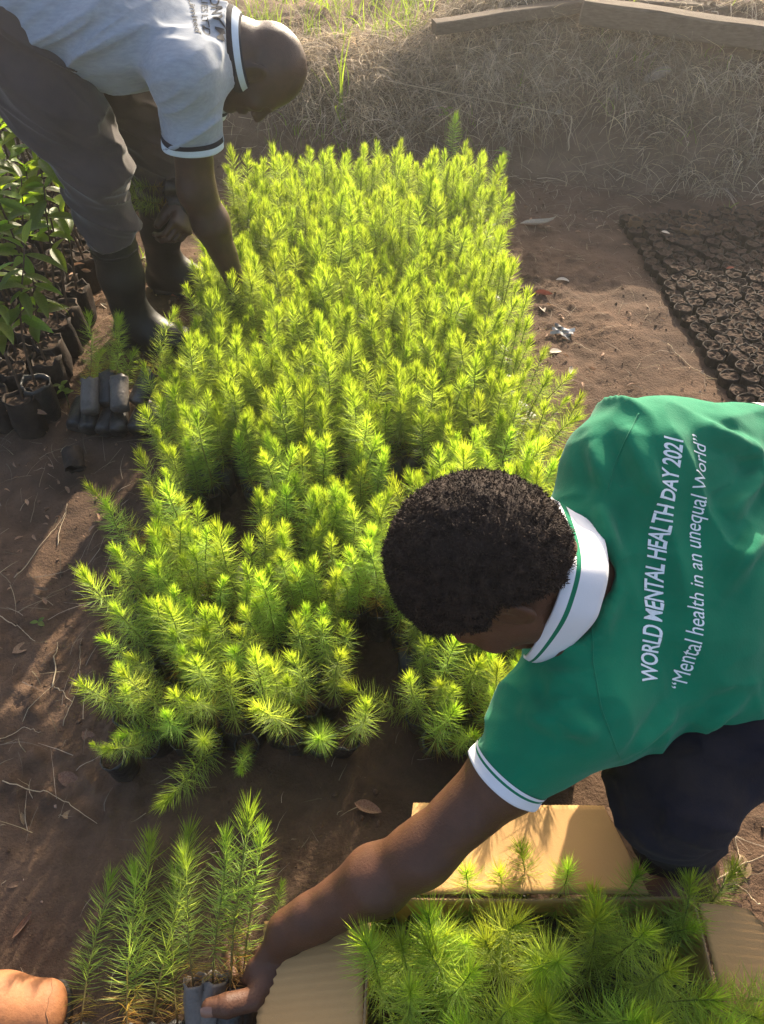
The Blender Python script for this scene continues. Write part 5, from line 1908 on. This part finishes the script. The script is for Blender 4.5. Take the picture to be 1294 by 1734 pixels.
def build_box():
    zr = 0.20
    x0, x1 = gp(626, 1530, zr)[0], gp(1172, 1530, zr)[0]
    yf = gp(690, 1522, zr)[1]
    yn = yf - 0.36
    root = empty('cardboard_box', ((x0 + x1) / 2, (yf + yn) / 2, 0.004), 'open brown cardboard box packed with pine seedlings, its flaps folded outward', 'box')
    R = np.array(root.location)

    def add(nm, cs, **k):
        link(nm, sheet(nm, [np.asarray(q) - R for q in cs], 'board', **k), root)
    zb = 0.006
    add('base', [(x0, yn, zb), (x1, yn, zb), (x1, yf, zb), (x0, yf, zb)], seed=1)
    add('side_panel', [(x0, yf, zb), (x1, yf, zb), (x1, yf, zr), (x0, yf, zr)], seed=2, along=1)
    add('side_panel', [(x0, yn, zb), (x1, yn, zb), (x1, yn, zr), (x0, yn, zr)], seed=3, along=1)
    add('side_panel', [(x0 - 0.003, yn, zb), (x0 - 0.003, yf, zb), (x0 - 0.003, yf, zr), (x0 - 0.003, yn, zr)], seed=4, along=1)
    add('side_panel', [(x1 + 0.003, yn, zb), (x1 + 0.003, yf, zb), (x1 + 0.003, yf, zr), (x1 + 0.003, yn, zr)], seed=5, along=1)
    # flaps: far, left, right, near
    fa, fb = np.array((gp(680, 1522, zr)[0], yf + 0.006, zr)), np.array((gp(1098, 1516, zr)[0], yf + 0.006, zr))
    fc, fd = gp(1022, 1364, 0.185), gp(700, 1358, 0.175)
    link('flap', sheet('flap', [q - R for q in (fa, fb, fc, fd)], 'board', seed=6, curl=0.004, along=1, ridge=0.0006, bend=0.001), root)
    la, lb = np.array((x0 - 0.008, yf - 0.012, zr - 0.004)), np.array((x0 - 0.008, yn, zr - 0.004))
    link('flap', sheet('flap', [q - R for q in (la, lb, lb + (-0.165, 0, -0.075), la + (-0.165, 0.0, -0.075))], 'board', seed=7, curl=0.004, along=1, ridge=0.0016, pitch=0.012, bend=0.0), root)
    ra, rb = np.array((x1 + 0.009, yf - 0.006, zr - 0.002)), np.array((x1 + 0.009, yn, zr - 0.002))
    link('flap', sheet('flap', [q - R for q in (ra, rb, rb + (0.13, 0, -0.02), ra + (0.105, -0.004, -0.02))], 'board', seed=8, curl=0.004, along=1, ridge=0.0016, pitch=0.012, bend=0.0, rounded=((0, 1),)), root)
    na, nb = np.array((x0, yn - 0.006, zr)), np.array((x1, yn - 0.006, zr))
    link('flap', sheet('flap', [q - R for q in (na, nb, nb + (0, -0.15, -0.05), na + (0, -0.15, -0.05))], 'board', seed=9, curl=0.012, along=1), root)
    # seedlings standing in the box
    rng = np.random.default_rng(90)
    BOXP = [Pine(580 + k, h, 400, 0.060, bend=b, brown=0.1, wid=0.00056, tuft=0.75) for k, (h, b) in enumerate(((0.17, 0.22), (0.19, 0.15), (0.16, 0.3), (0.18, 0.1), (0.175, 0.25)))]
    cells = []
    ny_, nx_ = 6, 11
    for i in range(ny_):
        for j in range(nx_):
            x = x0 + 0.035 + (x1 - x0 - 0.07) * (j + 0.5 * (i % 2) * 0.9) / (nx_ - 0.6); y = yf - 0.030 - i * 0.052
            cells.append((x + rng.normal(0, .008), y + rng.normal(0, .008), i, j))
    for n, (x, y, i, j) in enumerate(cells):
        lx, ly = rng.normal(0, 0.16), rng.normal(0, 0.13)
        if j <= 0: lx -= 0.12
        if j >= nx_ - 1: lx += 0.45
        if i == 0: ly += rng.uniform(0.0, 0.28)
        if i == 0 and j >= 6: ly += 0.15; lx += 0.15
        row = ('far row', 'second row', 'third row', 'fourth row', 'fifth row', 'nearest row')[i]
        col = ('leftmost', 'second from the left', 'third from the left', 'fourth from the left', 'fifth from the left', 'middle one', 'fifth from the right', 'fourth from the right', 'third from the right', 'second from the right', 'rightmost')[j]
        lab = 'pine seedling in the %s of the cardboard box, %s' % (row, col)
        place_pine(n % 5, (x, y, 0.035), (lx, ly, 1), float(rng.uniform(0, 6.28)), lab, 'pine seedlings packed in the cardboard box', float(rng.uniform(.9, 1.1)) * (0.72 if i == 0 or (i <= 1 and j <= 2) else 1), True, None, BOXP)


build_box()

# ------------------------------------------------------------------ seedlings lying and held at the lower left
LONG = [Pine(540 + k, h, 360, 0.046, bend=b, brown=br, wid=0.00052, tuft=0.8) for k, (h, b, br) in enumerate(((0.235, 0.05, .28), (0.25, 0.08, .24), (0.24, 0.03, .45), (0.22, 0.1, .3), (0.235, 0.06, .22)))]
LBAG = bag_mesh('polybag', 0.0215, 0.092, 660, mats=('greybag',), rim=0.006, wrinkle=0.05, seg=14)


def laid(k, b0, tip, label, bagm=None, scale=1.0, bag=True):
    b0, tip = np.asarray(b0, float), np.asarray(tip, float)
    d = unit(tip - b0)
    place_pine(k, tuple(b0 - d * 0.084), tuple(d), 0.7 * k + 0.3, label, None, float(np.linalg.norm(tip - b0) / LONG[k].H), bag, bagm, LONG)


laid(0, gp(135, 1742, 0.028), gp(183, 1488, 0.05), 'single pine seedling lying apart on the soil beside the tan boot')
laid(1, gp(228, 1746, 0.028), gp(268, 1420, 0.06), 'leftmost shaded pine seedling of the bunch lying in front of the hand')
laid(3, gp(222, 1752, 0.05), gp(236, 1464, 0.055), 'shortest shaded pine seedling of the bunch, second from its left')
laid(4, gp(262, 1748, 0.035), gp(322, 1408, 0.065), 'shaded pine seedling with the longest reach, in the middle of the lying bunch')
laid(0, gp(300, 1738, 0.03), gp(292, 1480, 0.06), 'shaded pine seedling with a brown foot, right side of the lying bunch', None, 1.0)
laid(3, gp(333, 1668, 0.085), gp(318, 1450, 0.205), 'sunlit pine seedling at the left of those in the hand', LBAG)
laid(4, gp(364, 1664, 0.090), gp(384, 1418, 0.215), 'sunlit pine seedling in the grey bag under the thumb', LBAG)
laid(2, gp(396, 1690, 0.080), gp(424, 1372, 0.225), 'tallest sunlit pine seedling in the hand, its lower needles withered brown')
laid(1, gp(412, 1672, 0.075), gp(455, 1416, 0.205), 'rightmost sunlit pine seedling, next to the wrist')
laid(0, gp(462, 1600, 0.06), gp(476, 1496, 0.10), 'short shaded pine tip behind the wrist', None, 1.0, False)


# ------------------------------------------------------------------ stack of bagged pines behind the boot, seedlings in the bald man's hand
def build_stack():
    rng = np.random.default_rng(66)
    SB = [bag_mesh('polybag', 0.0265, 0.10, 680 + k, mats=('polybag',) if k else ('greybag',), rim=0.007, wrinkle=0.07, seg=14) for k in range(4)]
    low = [(125, 722), (150, 730), (176, 734), (203, 734), (230, 732), (256, 726), (280, 718)]
    up = [(152, 698), (179, 685), (204, 694), (232, 682)]
    what = ['bag at the left end', 'second bag from the left', 'third bag from the left', 'middle bag', 'third bag from the right', 'second bag from the right', 'bag at the right end']
    whatu = ['dusty leftmost bag', 'highest black bag', 'small pale bag', 'broad black bag at the right']
    for k, (px, py) in enumerate(low):
        p = gp(px, py, 0.03)
        d = (rng.normal(0, 0.14), 1, rng.uniform(0.10, 0.22))
        place_pine(k % 5, (p[0], p[1], hgt(p[0], p[1]) + 0.027), d, k, 'pine seedling stacked by the boot, lower layer, ' + what[k], None, 0.92, True, SB[1 + k % 3], LONG)
    for k, (px, py) in enumerate(up):
        p = gp(px, py, 0.085)
        d = (rng.normal(0, 0.12) + (0.1 if k == 3 else 0), 1, rng.uniform(0.45, 0.75))
        place_pine((k + 2) % 5, (p[0], p[1], hgt(p[0], p[1]) + 0.076), d, k, 'pine seedling stacked by the boot, upper layer, ' + whatu[k], None, 0.92, True, SB[(0, 1, 0, 2)[k]], LONG)


build_stack()
hb = at(300, 352, 2.44)
for k, (dx, dz, lab) in enumerate(((-1.0, 0.16, 'pine seedling held in the far hand of the grey-shirted man, upper one'), (-1.0, -0.02, 'pine seedling held in the far hand of the grey-shirted man, lower one'), (-0.9, 0.3, 'pine seedling held in the far hand of the grey-shirted man, hidden behind the upper one'))):
    d = unit((dx, -0.25, dz))
    b0 = hb + np.array((0.06, 0.02, 0.02 + 0.035 * (1 - k)))
    place_pine((0, 3, 4)[k], tuple(b0 + d * 0.0), tuple(d), k, lab, None, 0.8, True, None, LONG)
# ================================================================== small things on the ground
DRY = [leaf_mesh('dry_leaf', 1.0, w, 800 + k, f, dr, 'dry_leaf', 7) for k, (w, f, dr) in enumerate(((0.36, 0.5, 0.3), (0.42, 0.9, -0.5), (0.25, 0.7, 0.8), (0.5, 0.3, 0.2), (0.2, 1.2, -0.9)))]


def with_mat(me, mat):
    m = me.copy(); m.materials[0] = M[mat]; return m


PALE = [with_mat(m, 'pale_leaf') for m in DRY]
RED = with_mat(DRY[1], 'red_leaf')


def fallen(px, py, size, ang, k, label, kind='dry', z=0.0, tilt=(0.1, 0.1), cat='leaf'):
    p = gp(px, py, z) if z < 0.2 and py > 330 else tp(px, py)
    me = DRY[k] if kind == 'dry' else PALE[k] if kind == 'pale' else RED
    o = link('fallen_leaf', me, None, (p[0], p[1], (hgt(p[0], p[1]) + 0.006) if (z == 0 or py <= 330 or z >= 0.2) else p[2]), (tilt[0], tilt[1], math.radians(ang)), size, label=label, category=cat)
    return o


fallen(600, 1360, 0.060, -20, 1, 'curled brown leaf on dark soil between the bed front and the box')
fallen(105, 1382, 0.036, 10, 3, 'small round greyish leaf on the soil at the lower left')
fallen(100, 1312, 0.062, -25, 3, 'large flat brown leaf half buried in shaded soil left of the short pine tuft')
fallen(22, 1590, 0.055, 60, 4, 'narrow curled leaf on the shaded soil above the tan boot')
fallen(36, 1375, 0.038, -60, 2, 'narrow brown leaf pointing down at the left margin of the soil')
fallen(12, 1502, 0.03, 20, 0, 'small tan leaf at the left margin, between the narrow leaf and the tan boot')
fallen(402, 990, 0.055, 85, 0, 'pale brown leaf standing in the narrow dark gap of the bed', 'pale', 0.10, (0.3, -0.4))
fallen(140, 1240, 0.05, -35, 3, 'dull green-brown leaf under the near left corner of the bed')
fallen(940, 480, 0.075, 8, 2, 'long whitish leaf on the lit path right of the bed', 'pale')
fallen(903, 500, 0.07, -15, 1, 'reddish brown leaf at the right edge of the bed', 'red')
fallen(922, 530, 0.065, 100, 0, 'tan leaf below the reddish one on the path', 'pale')
fallen(965, 635, 0.04, 75, 1, 'small curled pale leaf on the path, lowest of the litter by the bed', 'pale')
fallen(930, 598, 0.05, 20, 3, 'pale crumpled leaf beside the torn plastic on the path', 'pale')
fallen(880, 380, 0.16, -4, 4, 'long bleached curled leaf lying across the path at the bank foot', 'pale')
fallen(1262, 1490, 0.05, 80, 3, 'tan leaf on the lit soil right of the bare heel')
fallen(1210, 1535, 0.07, -5, 2, 'long dry leaf tucked behind the right flap of the box')
fallen(540, 1508, 0.025, 20, 0, 'tiny brown leaf beside the forearm, on shaded soil')
fallen(290, 505, 0.085, -10, 1, 'reddish brown crumpled leaf between the two black boots', 'red')
fallen(168, 895, 0.05, 10, 0, 'brown leaf on the lit soil left of the bed, at the shadow edge')
fallen(60, 1000, 0.05, -15, 4, 'curled brown leaf on the left path near the pale straw')
fallen(20, 1105, 0.055, 40, 3, 'broken tan leaf on the lit soil at the left margin')
fallen(668, 118, 0.10, 45, 2, 'bleached leaf hanging on the shaded bank below the narrow timber', 'pale', 0.28, (0.6, -0.6))
fallen(1012, 160, 0.075, 88, 0, 'pale upright leaf sheath on the shaded bank', 'pale', 0.30, (0.8, 0.0))
fallen(1275, 120, 0.14, 110, 2, 'long pale leaf on the bank at the upper right under the beam', 'pale', 0.40, (0.5, 0.2))
fallen(1100, 245, 0.09, 120, 4, 'dark curled leaf low on the bank, above the bag block', 'dry', 0.12, (0.4, 0.3))
fallen(1230, 455, 0.03, 10, 3, 'small reddish leaf lying on the soil bags', 'red', 0.085)
fallen(1120, 392, 0.035, -10, 3, 'small whitish leaf lying on the back of the soil bags', 'pale', 0.085)
fallen(570, 215, 0.11, 70, 2, 'bleached leaf blade under the tall bright grass clump', 'pale', 0.06, (0.2, -0.7))
for k, (px, py, s, a) in enumerate(((120, 470, .07, 20), (140, 500, .08, 100), (165, 480, .06, 200), (105, 540, .07, 300), (150, 530, .07, 60), (95, 470, .06, 150), (128, 520, .05, 10), (172, 520, .06, 330))):
    o = fallen(px, py, s, a, k % 5, 'pale dry leaf among the stems of the left block, in the litter behind the boot', 'pale' if k % 2 else 'dry', 0.0, (0.2 * (k % 3), 0.2))
    o['group'] = 'dry leaves in the litter of the left block'


# torn scrap of striped plastic, empty bag lying on its side, stones
def build_scrap():
    g = Geo()
    rng = np.random.default_rng(4)
    p0 = gp(932, 568)
    for k in range(5):
        n = 8
        a = np.linspace(0, 1, n)
        V = []
        for t in a:
            V += [(0.07 * t, -0.006 + 0.011 * k + 0.004 * math.sin(4 * t + k), 0.004 + 0.012 * math.sin(t * 3 + k) ** 2), (0.07 * t - 0.004, 0.004 + 0.011 * k + 0.004 * math.sin(4 * t + k), 0.006 + 0.014 * math.sin(t * 3 + k + .4) ** 2)]
        g.add(V, None, [(2 * i, 2 * i + 1, 2 * i + 3, 2 * i + 2) for i in range(n - 1)])
    link('plastic_scrap', g.mesh('plastic_scrap', (M['scrap'],), True, False), None, (p0[0], p0[1], hgt(p0[0], p0[1]) + 0.003), (0, 0, -0.5), label='torn black and white plastic scrap at the right edge of the bed', category='litter')
    p = gp(128, 795)
    o = link('soil_bag', bag_mesh('soil_bag', 0.027, 0.062, 700, mats=('oldbag',), rim=0.006, wrinkle=0.07), None, (p[0] + 0.0, p[1] + 0.02, hgt(p[0], p[1]) + 0.050), (math.radians(118), 0.0, math.radians(20)), label='small empty plastic bag lying on its side on the left path', category='plant bag')
    for k, (px, py, r, lab, z) in enumerate(((1112, 135, 0.045, 'long pale stone or root sticking out of the shaded bank', 0.33), (945, 197, 0.018, 'small rounded pinkish stone on the bank slope', 0.22))):
        q = tp(px, py)
        V, Q = surface(lambda P: f_ell((0, 0, 0), AXES, (r * (1.6 if k == 0 else 1), r * .6, r * .5))(P) + 0.15 * r * vnoise(P / r * 1.4, 5 + k), (-2 * r, -2 * r, -2 * r), (2 * r, 2 * r, 2 * r), r / 8)
        link('stone', np_mesh('stone', V, None, Q, True, (M['stone'],)), None, (q[0], q[1], hgt(q[0], q[1]) + 0.01), (0, -0.2, 0.5), label=lab, category='stone')


build_scrap()


def stalk(pts, r, label, seed, cat='twig', mat='straw', follow=True, tone=1.0):
    """one thin dry stalk or twig lying on the ground through the given points"""
    rng = np.random.default_rng(seed)
    pts = np.array([np.asarray(p, float) for p in pts])
    t = np.linspace(0, 1, 18)
    q = np.stack([np.interp(t, np.linspace(0, 1, len(pts)), pts[:, k]) for k in range(3)], 1)
    q[:, :2] += 0.003 * np.cumsum(rng.normal(0, 0.4, (18, 2)), 0)
    if follow:
        q[:, 2] = hgts(q[:, 0], q[:, 1]) + r + 0.002 + 0.004 * np.abs(np.sin(t * 5 + seed))
    c = q.mean(0)
    g = Geo(); tube(g, q - c, np.linspace(r, r * 0.55, 18), 5, np.ones((18 * 5 + 2, 3)) * tone)
    link('dry_stalk' if mat == 'straw' else 'twig', g.mesh('stalk', (M[mat],), True, True), None, c, label=label, category=cat)


G = gp
stalk([G(8, 1328), G(75, 1345), G(118, 1362), G(165, 1398)], 0.0011, 'long thin stalk lying across the shaded soil at the lower left', 1)
stalk([G(28, 985), G(70, 925), G(110, 870)], 0.0014, 'straight pale stalk on the left path, nearest the lit stripe', 2)
stalk([G(98, 925), G(108, 890), G(116, 862)], 0.0013, 'short pale stalk beside the straight one on the left path', 3)
stalk([G(0, 1045), G(40, 1070), G(66, 1090)], 0.0012, 'pale stalk running in from the left margin', 4)
stalk([G(92, 1165), G(97, 1115), G(106, 1090)], 0.0016, 'bent pale stalk between the left path and the bed', 5)
stalk([G(92, 1165), G(120, 1195)], 0.0013, 'short stalk meeting the bent one at its foot', 6)
stalk([G(108, 1232), G(140, 1150), G(150, 1080)], 0.0009, 'thin curved stalk close along the left edge of the bed', 7)
stalk([G(0, 1258), G(45, 1236), G(80, 1250)], 0.0010, 'fine stalk on the shaded soil, lower left of the bed', 8)
stalk([G(148, 600), G(205, 558)], 0.0022, 'straight thin stick behind the stacked seedlings, pointing to the boot', 9, mat='twig')
stalk([G(940, 572), G(1022, 571)], 0.0013, 'straight brown stick across the lit path', 10, mat='twig')
stalk([G(1130, 585), G(1170, 630), G(1205, 642)], 0.0014, 'curved pale stalk on the soil near the bag block', 11)
stalk([G(1190, 1500), G(1240, 1480), G(1290, 1450)], 0.0016, 'pale straw stalk right of the bare heel', 12)
stalk([G(1215, 1360), G(1240, 1430), G(1232, 1500)], 0.0013, 'bent straw stalk on the lit soil behind the heel', 13)
stalk([G(1285, 1530), G(1230, 1488)], 0.0013, 'straw stalk crossing the others beside the right flap', 14)
stalk([at(635, 132, 3.45), at(760, 158, 3.38), at(870, 178, 3.30), at(968, 197, 3.22)], 0.0022, 'very long thin stalk leaning across the shaded bank', 15, follow=False)
stalk([at(968, 197, 3.22), at(962, 255, 3.18)], 0.0030, 'short thick stalk hanging at the end of the long one on the bank', 16, follow=False)
stalk([at(752, 148, 3.42), at(800, 95, 3.5), at(860, 40, 3.55)], 0.0022, 'pale stalk slanting up the bank to the narrow timber', 17, follow=False)
stalk([at(868, 48, 3.5), at(892, 110, 3.40), at(905, 165, 3.32)], 0.0014, 'drooping bowed stalk on the bank right of the slanting one', 18, follow=False)
stalk([at(718, 225, 3.2), at(765, 190, 3.25), at(805, 160, 3.3)], 0.0016, 'thin straight stalk low on the bank, behind the tall pine', 19, follow=False)


# small green weeds with round leaves in the bed gaps and on the path
WEED = [leaf_mesh('leaf', 1.0, 0.6, 900 + k, 0.2, 0.4) for k in range(3)]


def weed(px, py, z, n, size, h, label):
    p = tp(px, py) if py < 330 else gp(px, py, z)
    base = np.array((p[0], p[1], hgt(p[0], p[1]) if z < 0.2 else p[2]))
    root = empty('weed', base, label, 'weed')
    g = Geo(); tube(g, [(0, 0, 0), (0.003, 0, h * .5), (0, 0.003, h)], [0.0011, 0.0009, 0.0007], 4, np.tile((0.14, 0.22, 0.05), (14, 1)))
    link('stem', g.mesh('stem', (M['stem'],), True, True), root)
    for k in range(n):
        link('leaf', WEED[k % 3], root, (0, 0, h * (1 - 0.35 * (k // 3) / max(1, n // 3))), (0.1, -0.2, k * 2.4 + px), size * (0.8 + 0.1 * (k % 4)))


weed(632, 868, 0.0, 7, 0.032, 0.15, 'round-leaved weed growing among the pines left of the dark hair')
weed(438, 850, 0.0, 5, 0.026, 0.12, 'tiny light green weed in the narrow dark gap of the bed')
weed(152, 990, 0.0, 4, 0.022, 0.05, 'pale yellow-green sprout on the path by the left edge of the bed')
weed(70, 1062, 0.0, 3, 0.022, 0.02, 'little bright sprout on the lit soil of the left path')
weed(845, 315, 0.0, 8, 0.05, 0.14, 'dull blue-green weed at the far right corner of the bed')
weed(752, 240, 0.0, 6, 0.045, 0.12, 'grey-green weed behind the far end of the bed')
weed(165, 470, 0.0, 9, 0.035, 0.10, 'low leafy weed between the boot and the left block')
weed(118, 690, 0.0, 7, 0.03, 0.09, 'small leafy weed beside the left end of the stacked bags')
weed(372, 1520, 0.1, 4, 0.022, 0.06, 'light green two-leaved weed among the sunlit seedlings in the hand')


# ------------------------------------------------------------------ the tan boot at the lower left corner
def build_boot():
    a, b = gp(-110, 1716, 0.05), gp(74, 1712, 0.042)
    root = empty('leather_boot', (b[0], b[1], 0.0), 'tan leather boot toe with a wavy seam, at the lower left corner', 'boot')
    R = np.array(root.location)
    d = unit((b - a) * (1, 1, 0))
    sd = np.cross((0, 0, 1), d)
    up = union([(f_ecap(a + (0, 0, 0.012), a + d * 0.10 + (0, 0, 0.008), sd, (0.050, 0.050), (0.050, 0.046)), 0.03), (f_ecap(a + d * 0.09, b, sd, (0.050, 0.048), (0.046, 0.036)), 0.03)])
    up = cut(up, (0, 0, 0.016), (0, 0, -1))
    def upf(P):
        return up(P) + 0.0012 * vnoise(P * 30, 3) + ridged(P, 0.0012, (sd, d, (0, 0, 1)), (6, 30, 10), 15)
    lo, hi = bounds([a, b], 0.10); lo[2] = 0
    V, Q = surface(upf, lo, hi, 0.0035)
    me = np_mesh('upper', V, None, Q, True, (M['leather'],))
    bv = bvh_of(me)
    link('upper', me, root, -R)
    so = cut(cut(union([(f_ecap(a - (0, 0, 0.03), b + d * 0.006 - (0, 0, 0.03), sd, (0.053, 0.03), (0.051, 0.03)), 0.01)]), (0, 0, 0.020), (0, 0, 1)), (0, 0, 0.002), (0, 0, -1))
    V, Q = surface(so, lo - (0, 0, .01), np.array((hi[0], hi[1], 0.06)), 0.004)
    link('sole', np_mesh('sole', V, None, Q, True, (M['sole'],)), root, -R)
    # stitched wavy seam across the toe
    pts = []
    for k in range(26):
        px, py = 84 + 5 * math.sin(k * 0.22 + 0.4) + 1.2 * math.sin(k * 0.9), 1646 + k * 3.6
        dv = unit(at(px, py, 1) - _C0)
        h = bv.ray_cast(Vector(_C0), Vector(dv), 3)
        if h[0] is not None:
            pts.append(np.array(h[0]) + np.array(h[1]) * 0.0004 - R)
    if len(pts) > 4:
        g = Geo(); tube(g, pts, 0.0008, 5)
        link('seam', g.mesh('seam', (M['thread'],), True, False), root)


build_boot()
build_near_man()
build_far_man()
